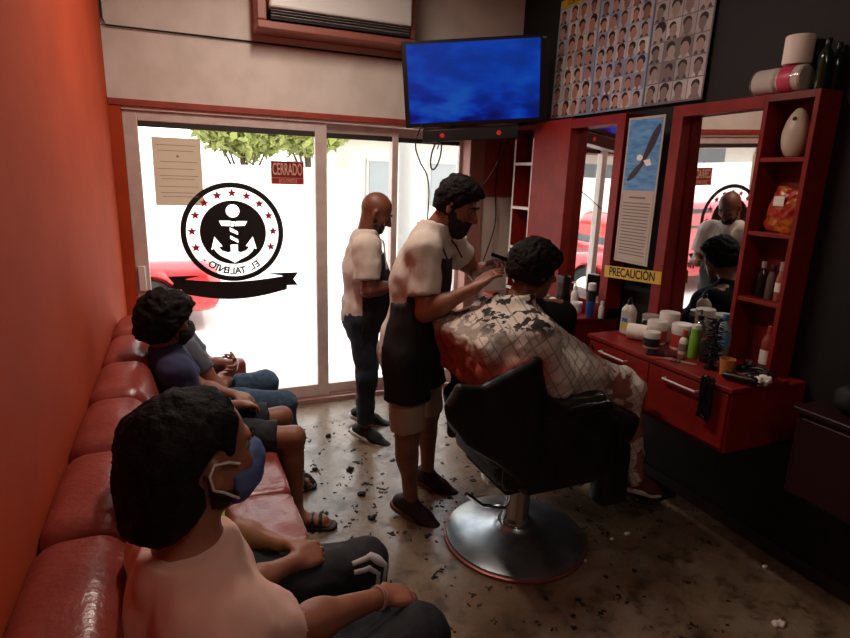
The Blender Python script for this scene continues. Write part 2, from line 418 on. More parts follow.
def hair(J, root, m, inf=.014, cut=.02, hx=(.8, -.6), h=.006, noise=((.012, 45), (.006, 110)), extra=(), low=-.075, name='hair', sub=()):
    F, U, S, H = J['F'], J['U'], J['S'], J['H']
    A = np.array([S, F, U]); s = J.get('hs', 1)
    pr = [ell(H + (-F*.014 + U*.03)*s, V(.079, .099, .1)*s + inf, A, k=.02), ell(H - F*.04*s - U*.03*s, V(.06, .06, .07)*s + inf, A, k=.03)] + list(extra)
    cl = [plane(H + F*cut, F*hx[0] + U*hx[1]), plane(H + U*low, -U)]
    return sbuild(name, pr, m, root, h=h, clips=cl, noise=noise)
def shirt(J, root, m, inf=.014, frac=.6, s=1, hem=None, h=.008, noise=((.008, (9, 9, 14)), (.004, (30, 30, 18))), name='shirt', rs=.05):
    pr = torso_prims(J, inf, s)
    for sd in 'RL': pr += arm_prims(J, sd, inf + .006, s, J.get('fr'+sd, frac), r0=rs)
    up = nrm(J['N'] - J['P']); pr.append(cone(J['N'] - up*.03, J['N'] + (J['H']-J['N'])*.4, .075*s, .069*s, k=.04))
    cl = [plane(J['P'] + up*(hem if hem is not None else -.05), -up), plane(J['N'] + up*J.get('col', .045), nrm(up - J['BF']*.0 + V(0,0,.01)))]
    return sbuild(name, pr, m, root, h=h, clips=cl, noise=noise)
def trousers(J, root, m, inf=.014, frac=1.9, s=1, h=.008, noise=((.007, (14, 14, 10)), (.004, (30, 30, 30))), name='trousers', top=.08, taper=None):
    up = nrm(J['C'] - J['P']); D = nrm(np.cross(up, nrm(J['SR'] - J['SL'])))
    pr = [cone(J['P'] - up*.02, J['P'] + up*.06, .157*s*J.get('bw', 1) + inf, .146*s*J.get('bw', 1) + inf, k=.05, flat=(D, .76))]
    for sd in 'RL': pr += leg_prims(J, sd, inf, s, frac, taper=taper)
    return sbuild(name, pr, m, root, h=h, clips=[plane(J['P'] + up*top, up)], noise=noise)
def JJ(**k):
    return {a: (np.array(b, float) if isinstance(b, tuple) else b) for a, b in k.items()}
# ------------------------------------------------------------------ camera
FPX = 572.0
_Y = nrm((-252, 152, -FPX)); _U = nrm((74, 2365, 572)); _U = nrm(_U - _Y*np.dot(_U, _Y)*.5); _Y = nrm(_Y - _U*np.dot(_U, _Y)); _X = np.cross(_Y, _U)
CR = np.array([_X, _Y, _U]); CAMZ = 1.75
cd = bpy.data.cameras.new('camera'); cam = bpy.data.objects.new('camera', cd); COL.objects.link(cam)
cd.sensor_width = 36; cd.lens = FPX/850*36; cd.clip_start = .02; cd.clip_end = 400
M4 = Matrix([list(CR[i]) + [0] for i in range(3)] + [[0, 0, 0, 1]]); M4.translation = Vector((0, 0, CAMZ)); cam.matrix_world = M4
SC.camera = cam
SC.view_settings.view_transform = 'Standard'; SC.view_settings.look = 'None'; SC.view_settings.gamma = 1; SC.view_settings.exposure = EXPOSURE

# ------------------------------------------------------------------ materials
MS['hair'] = mat('black_hair', '#0e0b0a', .7, col2='#17110e', scale=60, bump=.35, bscale=160, spec=.15)
MS['eyew'] = mat('eye_white', '#7d726b', .4); MS['eyed'] = mat('eye_iris', '#1a0f0a', .2); MS['lace'] = mat('shoe_lace', '#2c2a2a', .8)
ORANGE = mat('orange_wall_paint', '#b24523', .78, col2='#a83e1f', scale=3, mix=(.35, .65), bump=.06, bscale=35, spec=.15)
CREAM = mat('cream_wall_paint', '#d9cdc4', .65, col2='#d0c3b9', scale=5, bump=.05, bscale=50)
BLACKW = mat('black_wall_paint', '#080708', .7, col2='#0c0a0b', scale=5, bump=.05)
REDP = mat('red_strip_paint', '#9c3a2a', .5, col2='#8c3327', scale=10)
RED = mat('red_lacquered_board', '#86201a', .42, col2='#781b16', scale=6, bump=.03, bscale=40, spec=.3)
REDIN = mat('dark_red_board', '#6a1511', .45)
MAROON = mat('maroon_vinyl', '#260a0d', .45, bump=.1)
SOFA = mat('red_leatherette', '#8f3f36', .3, col2='#83362e', scale=9, bump=.2, bscale=60, spec=.7)
ALU = mat('door_frame_paint', '#d2c1ba', .42, metal=.1, col2='#c8b5ad', scale=12)
DARKFR = mat('dark_roller_strip', '#2a2220', .6)
GLASS = pane_mat('door_glass')
CEILM = mat('ceiling_paint', '#b7a89a', .8)
BLACK = mat('black_plastic', '#0c0b0c', .35); BLACKM = mat('matt_black', '#0a0a0b', .7)
WHITEP = mat('white_plastic', '#d8d3cb', .35); CHROME = mat('chrome', '#c8c8c8', .12, metal=1)
PAPER = mat('paper', '#ece5da', .8); CONC = mat('street_concrete', '#cfc8c2', .85, col2='#b9b2ac', scale=1.2, detail=8, bump=.1, bscale=12)

def floor_mat():
    m = bpy.data.materials.new('stained_concrete_floor'); m.use_nodes = True; nt = m.node_tree; b = nt.nodes['Principled BSDF']
    tc = nt.nodes.new('ShaderNodeTexCoord')
    def noise(sc, det, rough=.6):
        n = nt.nodes.new('ShaderNodeTexNoise'); n.inputs['Scale'].default_value = sc; n.inputs['Detail'].default_value = det; n.inputs['Roughness'].default_value = rough
        nt.links.new(tc.outputs['Object'], n.inputs['Vector']); return n
    def ramp(src, pts):
        r = nt.nodes.new('ShaderNodeValToRGB'); e = r.color_ramp.elements
        while len(e) < len(pts): e.new(.5)
        for i, (p, c) in enumerate(pts): e[i].position = p; e[i].color = c if isinstance(c, tuple) else lin(c)
        nt.links.new(src, r.inputs[0]); return r
    def mixc(f, a, bb):
        x = nt.nodes.new('ShaderNodeMix'); x.data_type = 'RGBA'
        if isinstance(f, float): x.inputs['Factor'].default_value = f
        else: nt.links.new(f, x.inputs['Factor'])
        for s_, v in ((x.inputs['A'], a), (x.inputs['B'], bb)):
            if isinstance(v, tuple): s_.default_value = v
            else: nt.links.new(v, s_)
        return x.outputs['Result']
    n1 = noise(2.2, 8); base = ramp(n1.outputs['Fac'], [(.3, '#5e4a38'), (.5, '#78634f'), (.68, '#8f7e6d')])
    n2 = noise(9, 10, .7); sp = ramp(n2.outputs['Fac'], [(.38, (1,1,1,1)), (.5, (0,0,0,1))])
    c = mixc(sp.outputs[0], base.outputs[0], lin('#4a3928'))
    n3 = noise(28, 6, .75); sp2 = ramp(n3.outputs['Fac'], [(.31, (1,1,1,1)), (.37, (0,0,0,1))])
    c = mixc(sp2.outputs[0], c, lin('#1c140f'))
    n4 = noise(3.7, 5); sp4 = ramp(n4.outputs['Fac'], [(.58, (0,0,0,1)), (.72, (.7,.7,.7,1))])
    c = mixc(sp4.outputs[0], c, lin('#8d8780'))
    nt.links.new(c, b.inputs['Base Color'])
    rr = ramp(n2.outputs['Fac'], [(.35, (.4,.4,.4,1)), (.65, (.16,.16,.16,1))]); nt.links.new(rr.outputs[0], b.inputs['Roughness'])
    bp = nt.nodes.new('ShaderNodeBump'); bp.inputs['Strength'].default_value = .12; bp.inputs['Distance'].default_value = .01
    nt.links.new(n2.outputs['Fac'], bp.inputs['Height']); nt.links.new(bp.outputs[0], b.inputs['Normal'])
    return m

# ------------------------------------------------------------------ room shell
XL, XR, YF, YB, ZC = -.345, 2.6, 4.22, -2.6, 3.25
OX0, OX1, OZ = -.275, 2.17, 2.1          # shopfront opening
g = G(); g.box((XL-.15, YB-.15, -.12), (XR+.15, YF+.15, 0)); struct(g, 'floor', floor_mat())
g = G(); g.box((XL-.15, YB-.15, ZC), (XR+.15, YF+.15, ZC+.1)); struct(g, 'ceiling', CEILM)
g = G(); g.box((XL-.15, YB-.15, 0), (XL, YF+.15, ZC)); struct(g, 'wall_left', ORANGE)
g = G(); g.box((XR, YB-.15, 0), (XR+.15, YF+.15, ZC)); struct(g, 'wall_right', BLACKW)
g = G(); g.box((XL, YB-.15, 0), (XR, YB, ZC)); struct(g, 'wall_back', mat('back_wall_paint', '#8c4a35', .7))
g = G(); g.box((XL, YF, OZ+.01), (XR, YF+.15, 2.575)); g.box((XL, YF, 2.585), (XR, YF+.15, ZC)); g.box((XL, YF+.012, 2.57), (XR, YF+.15, 2.59))
g.box((OX1+.1, YF, 0), (XR, YF+.15, OZ+.04)); struct(g, 'wall_front', CREAM)
g = G(); g.box((XL, YF-.012, 0), (OX0, YF+.15, OZ+.04)); struct(g, 'trim_1', ORANGE)
g = G(); g.box((XL, YF-.02, OZ+.03), (OX1+.1, YF+.02, OZ+.07)); struct(g, 'trim_2', REDP, bevel=.003)
g = G(); g.box((OX1, YF-.03, 0), (OX1+.13, YF+.15, OZ+.04))
for i in range(9): g.box((OX1+.006+i*.0135, YF-.034, .02), (OX1+.012+i*.0135, YF-.028, OZ))
struct(g, 'trim_3', mat('dull_pink_post', '#a3776b', .6))
g = G(); g.box((OX1+.13, YF-.014, 1.62), (XR, YF, OZ+.04)); struct(g, 'trim_4', REDP)
g = G()
for i in range(22): g.box((OX1+.135+i*.0135, YF-.005, .02), (OX1+.142+i*.0135, YF, 1.62))
struct(g, 'trim_5', CREAM)
# sliding shopfront: three glazed leaves
def leaf(n, x0, x1, y, wl, wr, hb=.12, ht=.065, dark=0):
    o = G(); z0, z1 = .02, OZ+.012
    o.box((x0, y-.02, z0), (x0+wl, y+.02, z1)); o.box((x1-wr, y-.02, z0), (x1, y+.02, z1))
    o.box((x0+wl, y-.02, z0), (x1-wr, y+.02, z0+hb)); o.box((x0+wl, y-.02, z1-ht), (x1-wr, y+.02, z1))
    f = struct(o, 'door_%d' % n, ALU, bevel=.004, loc=(x0, y, 0))
    o = G(); o.box((x0+wl, y-.003, z0+hb), (x1-wr, y+.003, z1-ht)); o.build('glass_pane', GLASS, f)
    if dark: o = G(); o.box((x0+wl, y-.015, z1-ht-.035), (x1-wr, y-.005, z1-ht)); o.build('roller_strip', DARKFR, f)
    return f
d1 = leaf(1, OX0, 1.03, YF+.04, .085, .085, dark=1)
o = G(); o.box((OX0+.015, YF-.004, .95), (OX0+.06, YF+.02, 1.12)); o.build('handle', WHITEP, d1, bevel=.005)
leaf(2, .97, 1.6, YF+.09, .05, .05, hb=.1, dark=1); leaf(3, 1.55, OX1, YF+.125, .05, .03, hb=.1, dark=1)
g = G(); g.box((OX0, YF-.02, 0), (OX1, YF+.15, .035)); g.box((OX0, YF+.015, .03), (OX1, YF+.022, .05)); g.box((OX0, YF+.06, .03), (OX1, YF+.067, .05)); struct(g, 'trim_6', mat('door_sill', '#a9867c', .4, metal=.2))
g = G(); g.box((XR-.012, YB, 0), (XR, YF, .07)); struct(g, 'baseboard_right', mat('dark_skirting', '#2b2220', .5))
# wall cable channel
g = G(); g.tube([(XL+.01, YF-.01, 3.2), (XL+.012, YF-.012, 2.62), (XL+.03, YF-.014, 2.58), (.6, YF-.012, 2.583), (2.2, YF-.012, 2.58)], .006, 6); tag(g.build('wall_cable', BLACKM), 'thin dark cable running along the cream wall above the shopfront', 'cable')

# ------------------------------------------------------------------ outside
g = G(); g.box((-60, YF+.15, -.16), (60, 6.0, -.02)); struct(g, 'pavement', mat('pavement_concrete', '#d0c8c2', .8, col2='#bdb5af', scale=2))
g = G(); g.box((-60, 6.0, -.3), (60, 80, -.14)); struct(g, 'street', CONC)
g = G(); g.box((-30, 13.0, -.14), (3.6, 13.25, 1.9)); tag(g.build('garden_wall', mat('white_wall_render', '#d8d4cd', .8)), 'long white garden wall across the street', 'wall')
b = thing('building', 'pale two-storey building across the street behind the pole', 'building', (7.5, 18, -.14))
g = G(); g.box((4.2, 16, -.14), (15, 24, 6.5)); g.build('facade', mat('building_render', '#cbc2b8', .85, col2='#bdb3a8', scale=1), b)
for i in range(5):
    for j, z in enumerate((.9, 3.6)):
        w = G(); x = 5+i*1.9; w.box((x, 15.93, z), (x+.95, 16.0, z+1.35)); wn = w.build('window', mat('window_surround', '#b5b0aa', .6), b)
        w = G(); w.box((x+.08, 15.9, z+.08), (x+.87, 15.95, z+1.27)); w.build('pane', mat('dark_window_glass', '#7e8284', .1), wn)
g = G(); g.box((4.0, 15.6, 2.75), (15, 16.05, 2.95)); g.build('ledge', WHITEP, b)
b2 = thing('shop_building', 'low white shop building at left across the street', 'building', (-13, 20, -.14))
g = G(); g.box((-22, 17, -.14), (-5.2, 24, 4.6)); g.build('facade', mat('shop_render', '#c9c0b5', .85), b2)
for i in range(5): w = G(); x = -20.5+i*3; w.box((x, 16.92, 0.1), (x+1.6, 17.01, 2.4)); w.build('window', mat('shop_window', '#4e5558', .15), b2)
w = G(); w.box((-21, 16.2, 2.7), (-6, 17, 2.85)); w.build('awning', mat('awning_red', '#8c3b30', .7), b2)
# trees
LEAF = mat('tree_leaves', '#8d9a55', .6, col2='#a8ac62', scale=30); BARK = mat('tree_bark', '#5b4a3c', .9)
def tree(x, y, h, r, label, seed):
    t = thing('tree', label, 'tree', (x, y, -.14), 'trees across the street'); rg = random.Random(seed)
    g = G(); g.tube([(x, y, -.14), (x+.1, y, h*.35), (x-.05, y+.1, h*.8)], [.16, .12, .05], 8)
    for k in range(5): a = k*1.3; g.tube([(x, y, h*.45), (x+math.cos(a)*r*.5, y+math.sin(a)*r*.5, h*.8)], [.06, .02], 6)
    g.build('trunk', BARK, t); c = G()
    for i in range(2600):
        u = V(*[rg.gauss(0, 1) for _ in range(3)]); u = u/np.linalg.norm(u)*r*(.35+.65*rg.random()**.4)*(1+.25*math.sin(5*u[0]+seed))
        p = V(x, y, h) + u*V(1, 1, .62); a = nrm([rg.gauss(0,1) for _ in range(3)]); bb = nrm(np.cross(a, V(rg.random(), rg.random(), 1.1))); s = .1+.1*rg.random()
        c.add([p-a*s, p+bb*s*.45, p+a*s, p-bb*s*.45], [(0,1,2,3)])
    c.build('foliage', LEAF, t, smooth=False)
tree(1.55, 14.5, 2.75, .95, 'leafy tree in front of the white garden wall, left of the closed sign', 1)
tree(3.1, 14.6, 2.8, .8, 'leafy tree rising behind the closed sign, beyond the garden wall', 2)
tree(-3.2, 14.3, 4.2, 1.4, 'tree at far left beyond the garden wall', 3)
g = G(); g.tube([(3.35, 8.6, -.14), (3.35, 8.6, 7)], [.13, .1], 12); tag(g.build('street_pole', mat('pole_concrete', '#8f8c88', .8)), 'grey utility pole on the far kerb seen through the right glass leaf', 'pole')
# parked car
def car():
    cx, cy, z0 = -1.75, 7.9, -.14; root = thing('car', 'red parked car across the road seen through the left glass', 'car', (cx, cy, z0))
    CP = mat('car_red_paint', '#b3262a', .25, coat=1)
    pr = [rbox((cx, cy, z0+.58), (2.15, .86, .3), rad=.18, k=.1), rbox((cx+.2, cy, z0+.5), (2.0, .84, .22), rad=.15, k=.1),
          rbox((cx-.45, cy, z0+1.05), (1.15, .72, .4), rad=.28, k=.22)]
    for wx in (-1.35, 1.4):
        for sy in (-1, 1): pr.append(ell((cx+wx, cy+sy*.86, z0+.33), (.38, .3, .38), k=.02, op='s'))
    sbuild('bodywork', pr, CP, root, h=.045)
    GL = mat('car_glass', '#20262a', .08)
    for sy in (-1, 1):
        g = G(); y = cy+sy*.735
        g.add([(cx-1.4, y, z0+.95), (cx-.5, y, z0+.95), (cx-.5, y-sy*.04, z0+1.33), (cx-1.2, y-sy*.04, z0+1.33)], [(0,1,2,3)]); g.build('side_window', GL, root)
        g = G(); g.add([(cx-.42, y, z0+.95), (cx+.5, y, z0+.95), (cx+.25, y-sy*.04, z0+1.33), (cx-.42, y-sy*.04, z0+1.33)], [(0,1,2,3)]); g.build('side_window', GL, root)
    g = G(); g.add([(cx+.76, cy-.6, z0+.95), (cx+.76, cy+.6, z0+.95), (cx+.52, cy+.5, z0+1.38), (cx+.52, cy-.5, z0+1.38)], [(0,1,2,3)]); g.build('windscreen', GL, root)
    for wx in (-1.35, 1.4):
        for sy in (-1, 1):
            g = G(); c = V(cx+wx, cy+sy*.72, z0+.33); g.lathe([(.18, -.1), (.31, -.1), (.33, -.05), (.33, .08), (.3, .1), (.2, .1), (.2, .06)], c, 28, 0, (0, sy, 0))
            w = g.build('wheel', mat('tyre', '#141414', .8), root)
            g = G(); g.lathe([(.02, .1), (.19, .07), (.19, .02)], c, 20, 0, (0, sy, 0)); g.build('hubcap', CHROME, w)
    for sy in (-1, 1): g = G(); g.ball((cx+2.05, cy+sy*.6, z0+.68), (.1, .18, .09)); g.build('headlight', mat('headlight', '#d9d9d5', .1), root)
    g = G(); g.box((cx+2.0, cy-.8, z0+.32), (cx+2.19, cy+.8, z0+.44)); g.build('bumper', mat('bumper', '#c9b9b5', .4), root, bevel=.03)
car()

# ------------------------------------------------------------------ light
w = bpy.data.worlds.new('sky'); SC.world = w; w.use_nodes = True; nt = w.node_tree; bg = nt.nodes['Background']
tc = nt.nodes.new('ShaderNodeTexCoord'); sp = nt.nodes.new('ShaderNodeSeparateXYZ'); rp = nt.nodes.new('ShaderNodeValToRGB')
nt.links.new(tc.outputs['Generated'], sp.inputs[0]); nt.links.new(sp.outputs['Z'], rp.inputs[0]); nt.links.new(rp.outputs[0], bg.inputs[0])
rp.color_ramp.elements[0].position = 0; rp.color_ramp.elements[0].color = (1, .96, .93, 1); rp.color_ramp.elements[1].position = .8; rp.color_ramp.elements[1].color = (.86, .9, 1, 1)
bg.inputs[1].default_value = SKY
sl = bpy.data.lights.new('sun', 'SUN'); sl.energy = SUN; sl.angle = .01; sl.color = (1, .96, .9); so = bpy.data.objects.new('sun', sl); COL.objects.link(so)
so.rotation_euler = Vector((-.55, .45, -.95)).to_track_quat('-Z', 'Y').to_euler()
# daylight portal in the shopfront opening (guides sampling of the real sky only)
pl = bpy.data.lights.new('doorway_portal', 'AREA'); pl.shape = 'RECTANGLE'; pl.size = OX1-OX0; pl.size_y = 2.1; pl.cycles.is_portal = True
po = bpy.data.objects.new('doorway_portal', pl); COL.objects.link(po); po.location = ((OX0+OX1)/2, YF+.2, 1.05); po.rotation_euler = (math.radians(-90), 0, 0)
# ceiling tube lamps inside the shop
def tube_lamp(x, y, e, label):
    t = thing('ceiling_lamp', label, 'lamp', (x, y, ZC)); g = G(); g.box((x-.06, y-.6, ZC-.04), (x+.06, y+.6, ZC)); g.build('lamp_body', WHITEP, t)
    g = G(); g.tube([(x, y-.57, ZC-.065), (x, y+.57, ZC-.065)], .016, 12); g.build('tube', mat('lamp_tube', '#ffffff', .5, emit='#ffd9b8', estr=e), t)
    l = bpy.data.lights.new('lamp_light', 'AREA'); l.shape = 'RECTANGLE'; l.size = .1; l.size_y = 1.1; l.energy = e; l.color = (1, .86, .74)
    o = bpy.data.objects.new('lamp_light', l); COL.objects.link(o); o.parent = t; o.location = (0, 0, -.09)
tube_lamp(.7, -.5, LAMP*.3, 'ceiling tube lamp at the back of the shop')
tube_lamp(.65, 2.75, LAMP, 'ceiling tube lamp above the sofa')

# ------------------------------------------------------------------ sofa
def sofa():
    root = thing('sofa', 'long red leatherette bench sofa against the orange wall', 'sofa', (.0, 1.8, 0))
    y1 = 3.56; W = .44; n = 8; y0 = y1 - n*W
    g = G(); g.box((XL+.02, y0, .04), (.33, y1, .3)); g.build('base', mat('sofa_base', '#6e2019', .5), root, bevel=.015)
    for i in range(n):
        a = y0+i*W
        pr = [rbox((-.25, a+W/2, .66), (.09, W/2-.002, .285), rad=.055, k=.03), rbox((-.24, a+W/2, .80), (.1, W/2-.008, .145), rad=.07, k=.03), ell((-.235, a+W/2, .8), (.125, W/2+.01, .155), k=.03)]
        sbuild('back_cushion', pr, SOFA, root, h=.011, relax=2, clips=[plane((0, a+.003, 0), (0, -1, 0)), plane((0, a+W-.003, 0), (0, 1, 0)), plane((XL+.002, 0, 0), (-1, 0, 0))])
        pr = [rbox((.13, a+W/2-.04, .375), (.245, W/2-.001, .085), rad=.035, k=.02), ell((.13, a+W/2-.04, .42), (.26, W/2+.05, .055), k=.04)]
        sc = sbuild('seat_cushion', pr, SOFA if i % 2 else SOFA, root, h=.012, clips=[plane((0, a-.04+.002, 0), (0, -1, 0)), plane((0, a+W-.04-.002, 0), (0, 1, 0)), plane((.373, 0, 0), (1, 0, 0))], noise=((.006, (9, 9, 9)), (.003, (40, 14, 9))))
        pg = G(); pg.tube([(-.08, a+.15, .4655), (.34, a+.15, .462)], .0035, 6); pg.build('piping', SOFA, sc)
    g = G(); g.box((XL+.02, y1-.035, .04), (.34, y1+.06, .62)); g.build('armrest', SOFA, root, bevel=.03, seg=3)
    for y in (y0+.1, 1.4, 2.6, y1-.1):
        for x in (-.25, .25): g = G(); g.box((x-.025, y-.025, 0), (x+.025, y+.025, .05)); g.build('leg', BLACKM, root)
sofa()

def thin_paper(name, col, f=.5):
    m = bpy.data.materials.new(name); m.use_nodes = True; nt = m.node_tree; nt.nodes.clear()
    o = nt.nodes.new('ShaderNodeOutputMaterial'); a = nt.nodes.new('ShaderNodeBsdfDiffuse'); b = nt.nodes.new('ShaderNodeBsdfTranslucent'); x = nt.nodes.new('ShaderNodeMixShader'); x.inputs[0].default_value = f
    a.inputs[0].default_value = lin(col); b.inputs[0].default_value = lin(col)
    nt.links.new(a.outputs[0], x.inputs[1]); nt.links.new(b.outputs[0], x.inputs[2]); nt.links.new(x.outputs[0], o.inputs[0]); return m
# ------------------------------------------------------------------ vinyl on the glass
GY = YF+.036
def sticker():
    cx, cz, R_ = .362, 1.335, .345; BK = mat('black_vinyl', '#120c0c', .5); WV = mat('white_vinyl', '#e8e2e2', .5); RV = mat('red_vinyl', '#b5202c', .5); GV = mat('grey_vinyl', '#5f5a5c', .5)
    t = thing('shop_logo', 'round black and white anchor decal with red stars and banner on the left glass', 'decal', (cx, GY-.004, cz))
    def ring(r0, r1, y, m, name, n=64, a0=0, a1=2*math.pi):
        g = G(); vs = []; fs = []
        for i in range(n+1):
            a = a0+(a1-a0)*i/n
            for r in (r0, r1):
                for yy in (y, y-.0015): vs.append((cx+r*math.sin(a), yy, cz+r*math.cos(a)))
        for i in range(n):
            b = i*4; fs += [(b, b+2, b+6, b+4), (b+1, b+5, b+7, b+3), (b+2, b+3, b+7, b+6), (b, b+4, b+5, b+1)]
        g.add(vs, fs); return g.build(name, m, t, smooth=False)
    ring(R_-.036, R_, GY-.003, BK, 'outer_ring'); 
    A = mat('white_vinyl_anchor', '#e8e2e2', .5); k = .222/165   # anchor in crop pixels
    to3 = lambda u, v, w: V(cx+u*k, GY-.0046-w, cz+v*k)
    # black disc with the anchor cut out of the vinyl
    cu = bpy.data.curves.new('disc', 'CURVE'); cu.dimensions = '2D'; cu.fill_mode = 'BOTH'; cu.extrude = .0008
    def spl(pts):
        s_ = cu.splines.new('POLY'); s_.points.add(len(pts)-1); s_.use_cyclic_u = True
        for p_, (a_, b_) in zip(s_.points, pts): p_.co = (a_*k, b_*k, 0, 1)
    spl([(165*math.cos(i*math.pi/40), 165*math.sin(i*math.pi/40)) for i in range(80)])
    spl([(34*math.cos(i*math.pi/12), 112+34*math.sin(i*math.pi/12)) for i in range(24)])
    for q_ in ([(-70, 62), (-12, 62), (-18, 34), (-58, 36)], [(16, 60), (72, 60), (58, 36), (6, 34)], [(-10, 58), (12, 58), (0, 30), (-14, 34)], [(-18, 28), (22, 6), (22, -12), (-18, 8)], [(-18, -14), (22, -36), (22, -54), (-18, -32)]): spl(q_)
    L = [(0, -172+14), (-30, -140), (-66, -122), (-90, -100), (-100, -82), (-114, -88), (-96, -20), (-58, -70), (-76, -74), (-60, -94), (-30, -104), (-18, -98), (-18, -62)]
    spl(L + [(-a_, b_) for a_, b_ in L[:0:-1]])
    to_ = bpy.data.objects.new('tmp', cu); COL.objects.link(to_); me_ = bpy.data.meshes.new_from_object(to_.evaluated_get(bpy.context.evaluated_depsgraph_get())); bpy.data.objects.remove(to_)
    g = G(); g.add([V(cx+v_.co.x, GY-.004-v_.co.z, cz+v_.co.y) for v_ in me_.vertices], [tuple(p_.vertices) for p_ in me_.polygons]); g.build('anchor_disc', BK, t, smooth=False)
    for a in (-112, -88, -64, -42, -21, 0, 21, 42, 64, 88, 112):
        r = math.radians(a); sx, sz = cx+.272*math.sin(r), cz+.272*math.cos(r); g = G()
        g.prism([((.034 if i % 2 == 0 else .0145)*math.sin(i*math.pi/5), (.034 if i % 2 == 0 else .0145)*math.cos(i*math.pi/5)) for i in range(10)], lambda u, v, w: V(sx+u, GY-.0036-w, sz+v), .001)
        g.build('star', RV, t, smooth=False)
    g = G()   # banner
    Z = lambda u: -.36-.03*math.cos(u/.36*math.pi/2)
    up = [(-.36+i*.045, .915-1.289+.0) for i in range(17)]
    top = [(u, -.272-.03*math.cos(u/.36*math.pi/2)) for u, _ in up]; bot = [(u, -.375-.055*math.cos(u/.36*math.pi/2)) for u, _ in up][::-1]
    to4 = lambda u, v, w: V(cx+u, GY-.0048-w, cz-.046+v)
    g.prism(top+bot, to4, .001)
    for s in (-1, 1): q = [(s*.36, -.345), (s*.44, -.345), (s*.41, -.3), (s*.445, -.25), (s*.22, -.25), (s*.33, -.272), (s*.36, -.31)]; g.prism(q if s < 0 else q[::-1], to4, .001)
    g.build('banner', BK, t, smooth=False)
    txt = 'EL TALENTO'; n = len(txt)
    gt = G()
    for i, ch in enumerate(txt):
        if ch == ' ': continue
        a = math.radians(180 - 34 + 68*i/(n-1)) ; a = math.radians(180) + (math.radians(-34 + 68*(i/(n-1))))*1
        ang = math.radians(180 - (34 - 68*(i/(n-1)))); x = cx + .272*math.sin(ang); z = cz + .272*math.cos(ang)
        th = ang - math.pi; up_ = V(math.sin(th)*1, 0, math.cos(th)); rt = V(-math.cos(th), 0, math.sin(th))
        text(gt, '', ch, 0, .066, V(x, GY-.004, z), rt, up_, depth=.0006, bold=.0026)
    gt.build('lettering', GV, t, smooth=False)
    st = G(); st.prism([((.012 if i % 2 == 0 else .005)*math.sin(i*math.pi/5), (.012 if i % 2 == 0 else .005)*math.cos(i*math.pi/5)) for i in range(10)], lambda u, v, w: V(cx-.2+u, GY-.0036-w, cz-.19+v), .001); st.build('small_star', GV, t, smooth=False)
sticker()
t = thing('closed_sign', 'small red CERRADO sign hanging on the left glass', 'sign', (.745, GY-.004, 1.755))
g = G(); g.box((.632, GY-.006, 1.676), (.862, GY-.002, 1.835)); g.build('board', mat('sign_red', '#7d1413', .5), t)
g = G(); g.box((.632, GY-.0075, 1.676), (.862, GY-.006, 1.72)); g.box
g.build('lower_band', mat('sign_red_bright', '#a3201c', .5), t); SW = mat('sign_cream', '#e2b8a0', .6)
g = G()
for a, b in (((.634, 1.678), (.860, 1.68)), ((.634, 1.831), (.860, 1.833)), ((.634, 1.719), (.860, 1.7215))): g.box((a[0], GY-.0085, a[1]), (b[0], GY-.007, b[1]))
for x in (.634, .858): g.box((x, GY-.0085, 1.678), (x+.002, GY-.007, 1.833))
for x in (.688, .81): g.box((x, GY-.009, 1.684), (x+.002, GY-.0075, 1.716))
g.build('border', SW, t)
text(None, 'lettering', 'CERRADO', SW, .115, V(.747, GY-.0078, 1.776), V(1,0,0), V(0,0,1), t, .0005, xs=.395, bold=.001)
text(None, 'lettering', '(CLOSED)', SW, .034, V(.749, GY-.0088, 1.70), V(1,0,0), V(0,0,1), t, .0004, xs=.8)
g = G(); g.tube([(.70, GY-.006, 1.834), (.747, GY-.004, 1.875), (.80, GY-.006, 1.834)], .0012, 5); g.build('cord', WHITEP, t)
g = G(); g.tube([(.747 + .017*math.cos(i*math.pi/8), GY-.004, 1.878+.011*math.sin(i*math.pi/8)) for i in range(16)], .005, 6, closed=True); g.build('suction_cup', pane_mat('clear_cup', '#dddddd', .2), t)
t = thing('paper_notice', 'beige paper notice taped high on the left glass', 'notice', (.03, GY-.003, 1.75))
g = G(); NP = thin_paper('notice_paper', '#d3c5b4'); g.box((-.118, GY-.004, 1.52), (.178, GY-.002, 1.955)); g.build('sheet', NP, t)
g = G()
for i, z in enumerate((1.905, 1.87, 1.80, 1.755, 1.71, 1.69, 1.64, 1.60, 1.575)): g.box((-.095+.01*(i % 3), GY-.0048, z), (.15-.02*(i % 2), GY-.0042, z+.004))
g.box((.025, GY-.0048, 1.83), (.04, GY-.0042, 1.845)); g.build('faint_print', mat('faint_print', '#8e7e6e', .8), t)

# ------------------------------------------------------------------ air conditioner in its brown niche frame
t = thing('air_conditioner', 'white wall air conditioner in a brown frame above the shopfront', 'air conditioner', (1.08, YF, 2.7))
g = G(); FRM = mat('brown_frame', '#8a4d40', .5); y0 = 4.0
g.box((.54, y0, 2.63), (1.6, YF, 2.68)); g.box((.54, y0, 2.68), (.6, YF, 3.2)); g.box((1.56, y0, 2.68), (1.6, YF, 3.2)); g.box((.54, y0, 3.15), (1.6, YF, 3.2)); g.build('niche_frame', FRM, t, bevel=.008)
g = G(); g.box((.61, y0-.05, 2.745), (1.555, YF-.02, 3.12)); g.build('casing', mat('ac_white', '#c9c6c2', .4), t, bevel=.015, seg=3)
g = G(); g.box((.62, y0-.02, 2.685), (1.55, YF-.02, 2.745)); g.build('air_outlet', BLACKM, t)
for i in range(3): g = G(); g.obox((1.08, y0-.024, 2.698+i*.016), (.46, 0, 0), (0, .012, -.004), (0, 0, .0015)); g.build('louvre', mat('louvre_grey', '#6d6965', .5), t)

